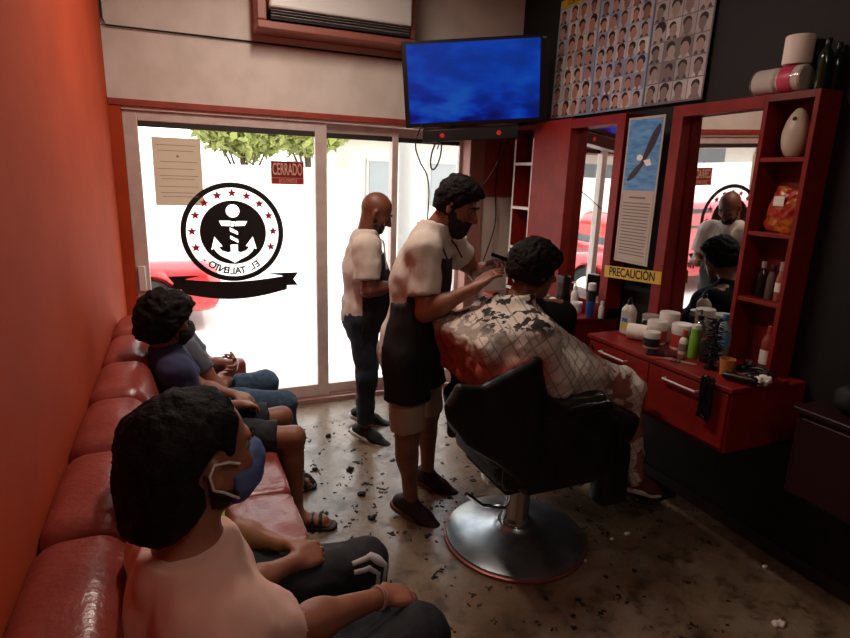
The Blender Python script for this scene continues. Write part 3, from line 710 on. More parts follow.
# ------------------------------------------------------------------ television
T_ = nrm((.87, -.4, .075)); N_ = nrm(V(-.4, -.87, 0)); A_ = V(1.545, 4.0, 2.09); upT = V(0,0,1) + N_*.12; upT = nrm(upT - T_*np.dot(upT, T_)); nT = nrm(np.cross(T_, upT)); TW, TH = 1.0, .56
c0 = A_ + T_*TW/2 + upT*TH/2; t = thing('television', 'flat television showing a blue picture mounted in the corner', 'television', c0)
g = G(); g.obox(c0 - nT*.02, T_*TW/2, upT*TH/2, nT*.02); g.build('housing', BLACK, t, bevel=.004)
def screen_mat():
    m = bpy.data.materials.new('screen_picture'); m.use_nodes = True; nt = m.node_tree; b = nt.nodes['Principled BSDF']; b.inputs['Base Color'].default_value = (.005,.005,.01,1); b.inputs['Roughness'].default_value = .2
    tc = nt.nodes.new('ShaderNodeTexCoord'); n = nt.nodes.new('ShaderNodeTexNoise'); n.inputs['Scale'].default_value = 4.5; n.inputs['Detail'].default_value = 2
    mp = nt.nodes.new('ShaderNodeMapping'); mp.inputs['Scale'].default_value = (1, 1, 2.2); nt.links.new(tc.outputs['Object'], mp.inputs[0]); nt.links.new(mp.outputs[0], n.inputs['Vector'])
    r = nt.nodes.new('ShaderNodeValToRGB'); e = r.color_ramp.elements; e.new(.5); e.new(.6)
    for i, (p, c) in enumerate(((.3, (.0, .004, .12, 1)), (.45, (.0, .012, .35, 1)), (.57, (.0, .06, .7, 1)), (.72, (.01, .16, .8, 1)))): e[i].position = p; e[i].color = c
    nt.links.new(n.outputs['Fac'], r.inputs[0])
    sp = nt.nodes.new('ShaderNodeSeparateXYZ'); nt.links.new(tc.outputs['Object'], sp.inputs[0])
    mr = nt.nodes.new('ShaderNodeMapRange'); mr.inputs['From Min'].default_value = -.25; mr.inputs['From Max'].default_value = .02; nt.links.new(sp.outputs['Z'], mr.inputs['Value'])
    mx = nt.nodes.new('ShaderNodeMix'); mx.data_type = 'RGBA'; nt.links.new(mr.outputs[0], mx.inputs['Factor']); nt.links.new(r.outputs[0], mx.inputs['A'])
    mx2 = nt.nodes.new('ShaderNodeMix'); mx2.data_type = 'RGBA'; mx2.inputs['Factor'].default_value = .6; nt.links.new(r.outputs[0], mx2.inputs['A']); mx2.inputs['B'].default_value = (.0, .09, .72, 1)
    nt.links.new(mx2.outputs['Result'], mx.inputs['B']); nt.links.new(mx.outputs['Result'], b.inputs['Emission Color']); b.inputs['Emission Strength'].default_value = SCREEN
    return m
g = G(); g.obox(c0 + nT*.0015 - T_*.012 + upT*.004, T_*(TW/2-.045), upT*(TH/2-.025), nT*.001); g.build('screen', screen_mat(), t)
g = G(); g.obox(c0 + nT*.003 + T_*(TW/2-.03) + upT*(TH/2-.022), T_*.012, upT*.004, nT*.0005); g.build('maker_mark', mat('grey_mark', '#8a8a8a', .5), t)
g = G(); g.obox(c0 - nT*.09, T_*.15, upT*.12, nT*.05); g.tube([c0 - nT*.1, V(2.2, 4.2, 2.4)], .022, 8); g.build('mount', BLACKM, t)
t = thing('dvd_player', 'black video player box with two red lights under the television', 'player', (2.0, 3.87, 2.03))
c = V(1.99, 3.87, 2.075); g = G(); g.obox(c, T_*.34, nT*.1, V(0,0,.042)); g.build('housing', BLACK, t, bevel=.004)
for s in (-.2, .2): g = G(); g.lathe([(.016, 0), (.016, .004), (.002, .006)], c + T_*s + nT*.1 , 16, 0, nT); g.build('indicator_light', mat('red_indicator', '#801010', .4, emit='#ff3030', estr=.35), t)
g = G(); g.tube([c - nT*.09 - T_*.2, c - nT*.25 - T_*.1 + V(0,0,.05), V(2.05, YF, 2.16)], .012, 6); g.tube([c - nT*.09 + T_*.2, V(2.35, YF, 2.1)], .012, 6); g.build('bracket', BLACKM, t)
def cord(name, pts, r, label, m=BLACKM, closed=False, n=6, cat='cable', group=None):
    P_ = [V(*p) for p in pts]; out = []
    N = len(P_); rngs = range(N) if closed else range(N-1)
    for i in rngs:
        p0, p1, p2, p3 = (P_[(i-1) % N], P_[i], P_[(i+1) % N], P_[(i+2) % N]) if closed else (P_[max(i-1, 0)], P_[i], P_[i+1], P_[min(i+2, N-1)])
        for k in range(6):
            u = k/6; out.append(.5*((2*p1) + (p2-p0)*u + (2*p0-5*p1+4*p2-p3)*u*u + (3*p1-p0-3*p2+p3)*u**3))
    if not closed: out.append(P_[-1])
    g = G(); g.tube(out, r, n, closed=closed); return tag(g.build(name, m), label, cat, group)
cord('television_cable', [(1.62, 3.88, 2.12), (1.565, 3.86, 1.98), (1.60, 3.85, 1.86), (1.655, 3.85, 1.77), (1.68, 3.86, 1.62), (1.70, 3.95, 1.2)], .005, 'thin black cable hanging from the left end of the television')
cord('coiled_cable', [(1.72+.035*math.cos(a)+.02*math.sin(a), 3.85, 1.912+.1*math.sin(a)) for a in [i*math.pi/5 for i in range(10)]], .006, 'black cable coiled in a loop under the television', closed=True)
cord('coiled_cable', [(1.735, 3.85, 2.06), (1.745, 3.85, 2.0), (1.725, 3.85, 1.95)], .004, 'short black cable holding the coiled loop')
cord('television_cable', [(2.30, 3.86, 2.04), (2.24, 3.86, 1.90), (2.12, 3.86, 1.72), (1.98, 3.88, 1.63), (1.85, 3.9, 1.55)], .004, 'thin black cable sagging from the right end of the video player')
cord('wall_lead', [(2.44, 4.19, 2.05), (2.41, 4.18, 1.7), (2.42, 4.17, 1.4), (2.33, 4.17, 1.1)], .005, 'dark lead hanging down the wall left of the far shelf')
# ------------------------------------------------------------------ people
SK1 = mat('skin_tan', '#8a563e', .5, col2='#7d4b36', scale=14, bump=.05, bscale=200)
SK2 = mat('skin_brown', '#74432f', .5, col2='#693b29', scale=14, bump=.05, bscale=200)
SK3 = mat('skin_light_brown', '#96604a', .5, col2='#8b553f', scale=14, bump=.05, bscale=200)
TEE = mat('white_tee_cotton', '#c9bcb0', .85, bump=.15, bscale=120)
TEEP = mat('pale_tee_cotton', '#e3b3a3', .85, bump=.15, bscale=20)
APR = mat('black_apron_cloth', '#0c0b10', .75, bump=.15, bscale=90)
KHAKI = mat('khaki_cotton', '#a38c78', .85, bump=.15, bscale=90)
JEAN = mat('dark_denim', '#172231', .85, col2='#1f2c3e', scale=40, bump=.2, bscale=150)
JEANB = mat('blue_denim', '#2c4258', .85, col2='#385069', scale=40, bump=.2, bscale=150)
NAVY = mat('navy_tee_cotton', '#2b2c4e', .85, bump=.15, bscale=90)
GREYT = mat('grey_tee_cotton', '#4f4f5c', .85, bump=.15, bscale=90)
LIME = mat('lime_tee_cotton', '#a6c22e', .8, bump=.1, bscale=90)
DARKT = mat('black_trouser_cloth', '#0b0b12', .8, bump=.15, bscale=90)
SHOEB = mat('black_shoe_mesh', '#141212', .7, bump=.3, bscale=300); SHOER = mat('maroon_shoe_mesh', '#2c1614', .7, bump=.3, bscale=300)
SOLEW = mat('white_sole', '#cfc8c0', .6); SOLER = mat('brown_sole', '#6d3f33', .6)
BEARD = mat('dark_beard', '#1d1411', .8, bump=.6, bscale=220)

def apron(J, root, w=.15, z0=.7, ztop=None, hipw=.23, belly=.0, s=1):
    up = V(0,0,1); sd = J['BS']; D = J['BF']
    pr = [cone(q['a'], q['b'], q['ra'], q['rb'], k=q['k'], flat=q['flat']) if q['t'] == 'c' else q for q in torso_prims(J, .026, s)[:4]]
    for a in 'RL':
        pr += [cone(J['H'+a], J['H'+a] + (J['K'+a]-J['H'+a])*.85, .092*s + .035, .10*s, k=.08)]
    pr.append(cone((J['HR']+J['HL'])/2 + D*.03, (J['KR']+J['KL'])/2*.75 + (J['HR']+J['HL'])/2*.25 + D*.03, .13, .13, k=.06, flat=(D, .8)))
    cl = [plane(J['P'] - D*J.get('apd', .0), -D), plane((0, 0, z0), (0, 0, -1)), plane(J['N'] - up*(ztop or .09), up)]
    return sbuild('apron', pr, APR, root, h=.008, clips=cl, noise=((.008, (12, 12, 5)), (.003, (35, 35, 12))))
def bib_cut(J, w, zc):  # side planes of the narrow bib as boxes to carve
    return None

# --- barber A
J = JJ(P=(1.03, 2.56, .94), C=(1.08, 2.55, 1.27), N=(1.13, 2.545, 1.505), H=(1.225, 2.475, 1.632), F=(.62, -.62, -.42),
       SR=(1.035, 2.42, 1.425), SL=(1.27, 2.665, 1.43), ER=(1.02, 2.345, 1.15), EL=(1.475, 2.68, 1.255), WR=(1.215, 2.235, 1.28), WL=(1.435, 2.455, 1.345),
       HR=(.985, 2.49, .88), HL=(1.105, 2.62, .88), KR=(1.0, 2.47, .49), KL=(1.215, 2.70, .49), AR=(1.04, 2.50, .1), AL=(1.245, 2.75, .1),
       toeR=(1.165, 2.345, .035), toeL=(1.40, 2.60, .035), belly=.02, bw=1.07, frL=.5)
J['BF'] = nrm(V(.66, -.75, 0)); J['BS'] = nrm(V(.75, .66, 0))
def face_dir(J): J['F'] = nrm(J['F']); J['S'] = nrm(np.cross(J['F'], V(0,0,1))); J['U'] = nrm(np.cross(J['S'], J['F']))
face_dir(J)
hR = dict(W=J['WR'], d=(.6, -.05, .5), n=(.35, .1, -.9), t=(-.2, .9, .3), curl=.32)
hL = dict(W=J['WL'], d=(-.1, -.8, .25), n=(-.2, -.2, -.9), t=(-.9, .2, .1), curl=.5)
A1 = body(J, 'bearded barber in white tee and black apron bending over the seated customer', SK1, h=.0055, hands=[hR, hL], loc=(1.15, 2.58, 0), s=1.02)
A1['label'] = 'person in white tee, black apron and beige shorts cutting hair, bending over the chair'
F, U, S, H = J['F'], J['U'], J['S'], J['H']
hair(J, A1, MS['hair'], inf=.009, cut=.03, noise=((.006, 40), (.004, 100)), low=-.055, extra=[ell(H + U*.085 + F*.045, (.06, .06, .035), np.array([S, F, U]), k=.03), ell(H + U*.1 - F*.015, (.065, .07, .03), np.array([S, F, U]), k=.03)])
sbuild('beard', [ell(H - U*.075 + F*.045, (.062, .062, .055), np.array([S, F, U]), k=.03), ell(H - U*.03 + F*.012, (.072, .04, .05), np.array([S, F, U]), k=.03), ell(H - U*.115 + F*.06, (.035, .035, .03), np.array([S, F, U]), k=.03),
       ell(H - U*.048 + F*.092, (.03, .014, .008), np.array([S, F, U]), k=.01)], BEARD, A1, h=.005, noise=((.006, 70), (.003, 160)))
shirt(J, A1, TEE, frac=.72, s=1.02, hem=-.06, rs=.056)
trousers(J, A1, KHAKI, inf=.016, frac=.93, s=1.02, noise=((.01, (14, 14, 8)),))
pr = torso_prims(J, .027, 1.02)[:4]
for a in 'RL': pr.append(cone(J['H'+a], J['H'+a] + (J['K'+a]-J['H'+a])*.6, .125, .125, k=.08))
pr += [rbox((1.0, 2.3, 1.5), (.2, .35, .4), np.array([J['BS'], J['BF'], V(0,0,1)]), k=.01, op='s')] if 0 else []
cl = [plane(J['P'] - J['BF']*.04, -J['BF']), plane((0,0,.69), (0,0,-1)), plane(J['N'] - V(0,0,.12), (0,0,1))]
bs = J['BS']; cc = J['C']
for sg in (1, -1): pr.append(rbox(cc + bs*sg*(.15+(.135 if sg > 0 else .225)) + V(0,0,.22), (.15, .4, .2), np.array([bs, J['BF'], V(0,0,1)]), rad=.02, k=.02, op='s'))
pr.append(rbox(cc - J['BF']*.175 + V(0,0,.13), (.5, .2, .22), np.array([bs, J['BF'], V(0,0,1)]), rad=.02, k=.02, op='s'))
ap = sbuild('apron', pr, APR, A1, h=.008, clips=cl, noise=((.008, (12, 12, 5)), (.003, (35, 35, 12))))
g = G(); tz = J['N'] - V(0,0,.13) + J['BF']*.13
for sg in (1, -1): g.tube([tz + bs*sg*.085 + J['BF']*.0, tz + bs*sg*.08 + V(0,0,.06) - J['BF']*.035, J['N'] + bs*sg*.07 + V(0,0,.035) - J['BF']*.01, J['N'] - J['BF']*.07 + V(0,0,.035) + bs*sg*.02], .004, 6)
g.build('neck_strap', BLACKM, ap)
g = G(); q = J['P'] - J['BF']*.14
g.tube([J['P'] + bs*-.16 - J['BF']*.05 + V(0,0,.06), q + V(0,0,.06), J['P'] + bs*.16 - J['BF']*.05 + V(0,0,.06)], .005, 6); g.tube([q + V(0,0,.06), q + V(-.02,0,-.04), q + V(0,.01,-.16)], .004, 6); g.tube([q + V(0,0,.06), q + V(0,-.03,-.03), q + V(-.01,-.03,-.12)], .004, 6); g.build('waist_tie', BLACKM, ap)
shoe(A1, J['AR'], J['toeR'] , SHOER, SOLER, s=1.08); shoe(A1, J['AL'], J['toeL'], SHOER, SOLER, s=1.08)
# comb and clipper held by barber A
cp = V(1.385, 2.3, 1.40)
t = thing('comb', 'thin comb held in the barber\'s fingers at the nape', 'comb', cp)
g = G(); g.obox(cp, V(.06, .0, -.02), V(0, .0015, 0), V(.003, 0, .008)); g.build('spine', BLACK, t); g = G()
for i in range(14): g.obox(cp + V(-.054+i*.008, 0, .018-i*.0027 - .016), V(.001, 0, 0), V(0, .001, 0), V(0, 0, .012))
g.build('teeth', BLACK, t)

# --- barber B, bald, by the door
J = JJ(P=(1.075, 3.49, .90), C=(1.08, 3.49, 1.17), N=(1.085, 3.485, 1.385), H=(1.15, 3.46, 1.535), F=(.8, -.25, -.5),
       SR=(1.05, 3.32, 1.33), SL=(1.14, 3.655, 1.335), ER=(1.04, 3.27, 1.075), EL=(1.2, 3.7, 1.08), WR=(1.27, 3.33, 1.10), WL=(1.33, 3.55, 1.10),
       HR=(1.05, 3.405, .86), HL=(1.1, 3.575, .86), KR=(1.075, 3.39, .48), KL=(1.15, 3.6, .48), AR=(1.085, 3.45, .1), AL=(1.16, 3.73, .1),
       toeR=(1.235, 3.31, .035), toeL=(1.36, 3.62, .035), belly=.04, bw=1.08)
J['BF'] = nrm(V(.95, -.3, 0)); J['BS'] = nrm(V(.3, .95, 0)); face_dir(J)
B1 = body(J, 'person, bald, in white tee, black apron and dark jeans standing by the glass door', SK2, h=.0065,
          hands=[dict(W=J['WR'], d=(.8, .25, .1), n=(0, .2, -1), t=(.1, .9, 0), curl=.6), dict(W=J['WL'], d=(.8, -.45, .1), n=(0, -.2, -1), t=(-.2, -.9, 0), curl=.6)], loc=(1.12, 3.5, 0))
F, U, S, H = J['F'], J['U'], J['S'], J['H']
sbuild('beard', [ell(H - U*.08 + F*.05, (.056, .054, .045), np.array([S, F, U]), k=.03), ell(H - U*.04 + F*.02, (.067, .03, .04), np.array([S, F, U]), k=.03)], BEARD, B1, h=.006, noise=((.004, 80),))
shirt(J, B1, TEE, frac=.75, hem=-.07, rs=.06)
trousers(J, B1, JEAN, inf=.012, frac=1.9, taper=.046)
pr = torso_prims(J, .03, 1)[:4] + [ell(J['C'] - V(0,0,.17) + J['BF']*.08, (.13, .13, .16), k=.08)]
for a in 'RL': pr.append(cone(J['H'+a], J['H'+a] + (J['K'+a]-J['H'+a])*.25, .112, .1, k=.06))
cl = [plane(J['P'] + J['BF']*.0, -J['BF']), plane((0,0,.78), (0,0,-1)), plane(J['N'] - V(0,0,.1), (0,0,1))]
bs = J['BS']; cc = J['C']
for sg in (1, -1): pr.append(rbox(cc + bs*sg*(.14+.15) + V(0,0,.17), (.15, .4, .2), np.array([bs, J['BF'], V(0,0,1)]), rad=.02, k=.02, op='s'))
ap = sbuild('apron', pr, APR, B1, h=.009, clips=cl, noise=((.008, (12, 12, 5)),))
tz = J['N'] - V(0,0,.1) + J['BF']*.14; g = G()
for sg in (1, -1): g.tube([tz + bs*sg*.08 - V(0,0,.1), tz + bs*sg*.07 + V(0,0,.06) + J['BF']*-.02, J['N'] + bs*sg*.07 + V(0,0,.04), J['N'] - J['BF']*.07 + V(0,0,.03)], .005, 6)
g.build('neck_strap', WHITEP, ap, )['label'] = 'white neck strap'
shoe(B1, J['AR'], J['toeR'], SHOEB, SOLEW, s=1.0); shoe(B1, J['AL'], J['toeL'], SHOEB, SOLEW, s=1.0)

# --- seated people
def seated(J, label, skin, **k): face_dir(J); return body(J, label, skin, **k)
def mask(J, root, m, strap, s=1, label=None):
    F, U, S, H = J['F'], J['U'], J['S'], J['H']; A = np.array([S, F, U]); s = J.get('hs', 1)*s
    pr = [ell(H + (F*.052 - U*.055)*s, V(.068, .067, .062)*s, A, k=.02), ell(H + (F*.098 - U*.03)*s, V(.03, .03, .036)*s, A, k=.03)]
    mk = sbuild('face_mask', pr, m, root, h=.005, clips=[plane(H + F*.035*s, -F - U*.1), plane(H + U*.003*s, U), plane(H - U*.118*s, -U)], noise=((.004, (30, 30, 60)),))
    g = G()
    for sg in (1, -1):
        e = lambda f, u, d: H + (F*f + U*u + S*d*sg)*s
        g.tube([e(.045, -.008, .069), e(.02, .006, .079), e(-.01, .012, .086), e(-.02, -.005, .09), e(-.012, -.035, .085), e(.01, -.05, .078), e(.045, -.08, .064)], .0028, 6)
    g.build('ear_loop', strap, mk)
    if label: mk['label'] = label
    return mk
# near man
J = JJ(P=(.02, 1.06, .55), C=(-.01, 1.07, .85), N=(-.02, 1.06, 1.05), H=(.01, 1.055, 1.24), F=(.93, .36, -.03),
       SR=(.02, .925, .955), SL=(-.05, 1.22, .955), ER=(.155, 1.09, .765), EL=(.06, 1.31, .74), WR=(.435, 1.24, .655), WL=(.22, 1.25, .62),
       HR=(.06, .98, .545), HL=(.03, 1.13, .545), KR=(.53, 1.18, .555), KL=(.50, 1.31, .50), AR=(.56, 1.2, .1), AL=(.52, 1.34, .1),
       toeR=(.73, 1.22, .035), toeL=(.69, 1.36, .035), hs=1.0, bw=.98, col=.012)
J['BF'] = nrm(V(.95, .25, 0)); J['BS'] = nrm(V(-.25, .95, 0))
N1 = seated(J, 'person with long dark hair, blue mask and pale tee seated nearest on the sofa', SK3, h=.005,
            hands=[dict(W=J['WR'], d=(.75, .12, -.22), n=(-.22, 0, -.95), t=(-.15, .95, .1), curl=.5, r=.0095), dict(W=J['WL'], d=(.8, .1, -.3), n=(-.2, 0, -.9), t=(0, -.9, 0), curl=.5)], loc=(.1, 1.1, 0))
F, U, S, H = J['F'], J['U'], J['S'], J['H']; A3 = np.array([S, F, U])
MASKB = mat('blue_mask_cloth', '#4d5a8c', .8, bump=.1, bscale=100)
sbuild('hair', [ell(H + U*.032 - F*.02, (.096, .112, .096), A3, k=.03), ell(H - F*.065 + U*.0, (.096, .075, .098), A3, k=.04), ell(H - F*.085 - U*.075, (.082, .062, .07), A3, k=.04),
                ell(H + S*.05 - F*.065 - U*.03, (.045, .045, .08), A3, k=.03), ell(H - S*.05 - F*.06 - U*.03, (.045, .045, .08), A3, k=.03),
                ell(H + S*.1 + F*.0 - U*.018, (.05, .045, .055), A3, k=.01, op='s'), ell(H - S*.1 + F*.0 - U*.02, (.04, .034, .045), A3, k=.01, op='s'), ell(H + F*.122 - U*.0, (.2, .09, .125), A3, k=.02, op='s'), ell(H + F*.09 - U*.08, (.2, .105, .085), A3, k=.02, op='s')],
       MS['hair'], N1, h=.005, noise=((.008, (24, 24, 10)), (.004, (60, 60, 20)), (.002, 140)))
mask(J, N1, MASKB, WHITEP, label='blue cloth face mask')
sbuild('beard', [ell(H - U*.075 + F*.02, (.062, .05, .04), A3, k=.03), ell(H - U*.04 + F*.0, (.072, .02, .04), A3, k=.02)], BEARD, N1, h=.005, noise=((.003, 90),))
shirt(J, N1, TEEP, inf=.018, frac=.8, s=1.03, hem=-.05, h=.007, noise=((.012, (9, 9, 7)), (.004, (25, 25, 18))), rs=.062)
trousers(J, N1, DARKT, inf=.018, frac=1.85, s=1.02)
g = G(); w = J['WR'] - nrm(J['WR']-J['ER'])*.005; d = nrm(J['WR']-J['ER']); u = nrm(np.cross(d, V(0,0,1))); v = np.cross(u, d)
for k, off in enumerate((0, .008)): g.tube([w - d*off + u*.029*math.cos(a) + v*.031*math.sin(a) for a in [i*math.pi/10 for i in range(20)]], .0022, 6, closed=True)
t = g.build('bracelet', mat('bracelet_cord', '#b98a80', .5), N1)
shoe(N1, J['AR'], J['toeR'], SHOEB, SOLEW); shoe(N1, J['AL'], J['toeL'], SHOEB, SOLEW)
# hidden person in lime tee and track pants
J = JJ(P=(.06, 1.56, .55), C=(-.02, 1.55, .72), N=(-.07, 1.54, .885), H=(-.07, 1.52, 1.015), F=(.9, .1, .1),
       SR=(-.03, 1.41, .84), SL=(-.03, 1.68, .84), ER=(.09, 1.40, .655), EL=(.09, 1.70, .655), WR=(.255, 1.50, .63), WL=(.235, 1.60, .63),
       HR=(.08, 1.5, .53), HL=(.08, 1.62, .53), KR=(.49, 1.545, .535), KL=(.43, 1.62, .485), AR=(.50, 1.52, .11), AL=(.47, 1.66, .11), toeR=(.66, 1.5, .04), toeL=(.63, 1.7, .04), hs=.88, bw=.86)
J['BF'] = nrm(V(.98, 0, .2)); J['BS'] = V(0, 1, 0)
C1 = seated(J, 'person in lime tee and striped track trousers, hands together, mostly behind the nearest sitter', SK3, h=.006, s=.9,
            hands=[dict(W=J['WR'], d=(.8, .25, .0), n=(0, .5, -.8), t=(0, .5, .6), curl=.9, s=.95), dict(W=J['WL'], d=(.8, -.3, .0), n=(0, -.5, -.8), t=(0, -.5, .6), curl=.9, s=.95)], loc=(.1, 1.56, 0))
hair(J, C1, MS['hair'])
shirt(J, C1, LIME, s=.9, hem=-.04)
tr = trousers(J, C1, DARKT, inf=.016, frac=1.88, s=.95)
# white stripes along the outer side of the trousers
SW2 = mat('white_stripe', '#b9b0b4', .8)
def stripes(J, sd, tr, outs):
    g = G()
    for off in (-.014, .014):
        pts = []
        h, n, a = J['H'+sd], J['K'+sd], J['A'+sd]
        path = [(h + (n-h)*.78, .083), (h + (n-h)*.88, .077), (n - V(.035, 0, -.0), .0745), (n + V(.0, 0, -.03), .075), (n + (a-n)*.25, .071), (n + (a-n)*.5, .066)]
        for i, (p, r) in enumerate(path):
            tt = nrm(path[min(i+1, 5)][0] - path[max(i-1, 0)][0]); w = nrm(np.cross(tt, outs)); pts.append((p + outs*(r+.001) + w*off, w, tt))
        Q = []
        for i in range(5):
            for j in range(8): Q.append(tuple(pts[i][c]*(1-j/8) + pts[i+1][c]*(j/8) for c in (0, 1)))
        vs = []
        for p, w in Q: vs += [p + w*.008, p, p - w*.008]
        fs = [(3*i+c, 3*i+c+1, 3*i+c+4, 3*i+c+3) for i in range(len(Q)-1) for c in (0, 1)]; g.add(vs, fs)
    so_ = g.build('side_stripes', SW2, tr); m_ = so_.modifiers.new('wrap', 'SHRINKWRAP'); m_.target = tr; m_.offset = .003; m_.wrap_mode = 'ABOVE_SURFACE'
    m_ = so_.modifiers.new('thick', 'SOLIDIFY'); m_.thickness = .002
stripes(J, 'R', tr, nrm(V(.35, -.75, .55)))
shoe(C1, J['AR'], J['toeR'], SHOEB, SOLEW, s=.95); shoe(C1, J['AL'], J['toeL'], SHOEB, SOLEW, s=.95)
# boy in navy tee
def sandal(A, toe, label, group=None):
    f = nrm((toe - A)*V(1,1,0)); sd = nrm(np.cross(f, V(0,0,1))); b = V(A[0], A[1], .0) - f*.05
    SB = mat('black_rubber', '#1a1616', .7)
    pr = [cone(b + V(0,0,.012), b + f*.1 + V(0,0,.012), .036, .034, k=.02), cone(b + f*.1 + V(0,0,.012), b + f*.21 + V(0,0,.012), .036, .045, k=.02)]
    o = sbuild('sandal', pr, SB, None, tuple(b), h=.006, clips=[plane((0,0,.02), (0,0,1)), plane((0,0,0), (0,0,-1))]); tag(o, label, 'sandal', group)
    g = G()
    for k in (.13, .17):
        g.tube([b + f*k + sd*.046 + V(0,0,.016), b + f*k + sd*.035 + V(0,0,.06), b + f*k + V(0,0,.073), b + f*k - sd*.035 + V(0,0,.06), b + f*k - sd*.046 + V(0,0,.016)], .009, 8)
    g.build('strap', SB, o); return o
J = JJ(P=(.0, 2.78, .54), C=(-.06, 2.77, .77), N=(-.09, 2.76, .94), H=(-.07, 2.75, 1.085), F=(.95, .25, -.1),
       SR=(-.05, 2.62, .89), SL=(-.08, 2.91, .89), ER=(.04, 2.6, .69), EL=(.05, 2.93, .69), WR=(.21, 2.72, .66), WL=(.2, 2.84, .67),
       HR=(.03, 2.71, .52), HL=(.03, 2.84, .52), KR=(.46, 2.62, .495), KL=(.44, 2.86, .505), AR=(.46, 2.6, .085), AL=(.45, 2.93, .085), toeR=(.63, 2.55, .03), toeL=(.62, 2.98, .03), hs=.95, bw=.88)
J['BF'] = nrm(V(.98, .1, .1)); J['BS'] = V(0, 1, 0)
D1 = seated(J, 'person in navy tee, black shorts and black mask seated in the middle of the sofa', SK1, h=.006, s=.9, barefoot=True,
            hands=[dict(W=J['WR'], d=(.8, .3, -.2), n=(0, 0, -1), t=(0, .9, .2), curl=.5, s=.92), dict(W=J['WL'], d=(.8, -.3, -.2), n=(0, 0, -1), t=(0, -.9, .2), curl=.5, s=.92)], loc=(.1, 2.78, 0))
F, U, S, H = J['F'], J['U'], J['S'], J['H']; A3 = np.array([S, F, U])
hair(J, D1, MS['hair'], inf=.03, cut=.045, noise=((.012, 28), (.006, 70)), low=-.08, extra=[ell(H + U*.08 + F*.045, (.075, .07, .04), A3, k=.03), ell(H - F*.07 - U*.04, (.08, .06, .08), A3, k=.03)])
mask(J, D1, BLACKM, BLACKM, label='black face mask')
shirt(J, D1, NAVY, s=.9, hem=-.05, frac=.7)
trousers(J, D1, DARKT, inf=.02, frac=.82, s=.92)
sandal(J['AR'], J['toeR'], 'black rubber slide sandal, the nearer one, on the feet below the sofa'); sandal(J['AL'], J['toeL'], 'black rubber slide sandal, the farther one, on the feet below the sofa')
# far person with folded arms
J = JJ(P=(.02, 3.2, .54), C=(-.02, 3.2, .74), N=(-.07, 3.17, .90), H=(-.075, 3.13, 1.015), F=(.95, .1, -.15),
       SR=(-.01, 3.04, .86), SL=(-.03, 3.33, .86), ER=(.14, 2.99, .66), EL=(.12, 3.38, .66), WR=(.24, 3.2, .69), WL=(.24, 3.14, .73),
       HR=(.05, 3.13, .53), HL=(.05, 3.27, .53), KR=(.47, 2.99, .525), KL=(.42, 3.3, .545), AR=(.52, 3.0, .1), AL=(.45, 3.32, .1), toeR=(.67, 3.0, .035), toeL=(.6, 3.35, .035), hs=.9, bw=.9)
J['BF'] = nrm(V(.98, .05, .05)); J['BS'] = V(0, 1, 0)
E1 = seated(J, 'person in grey tee and blue jeans with folded arms seated farthest on the sofa', SK3, h=.0065, s=.92,
            hands=[dict(W=J['WR'], d=(.0, .9, .1), n=(-.9, 0, .2), t=(0, 0, 1), curl=.6, s=.9), dict(W=J['WL'], d=(-.1, -.9, -.1), n=(-.9, 0, .2), t=(0, 0, 1), curl=.6, s=.9)], loc=(.1, 3.2, 0))
hair(J, E1, MS['hair']); shirt(J, E1, GREYT, s=.92, hem=-.04, frac=.6); trousers(J, E1, JEANB, inf=.014, frac=1.88, s=.95)
shoe(E1, J['AR'], J['toeR'], SHOEB, SOLEW, s=.95); shoe(E1, J['AL'], J['toeL'], SHOEB, SOLEW, s=.95)

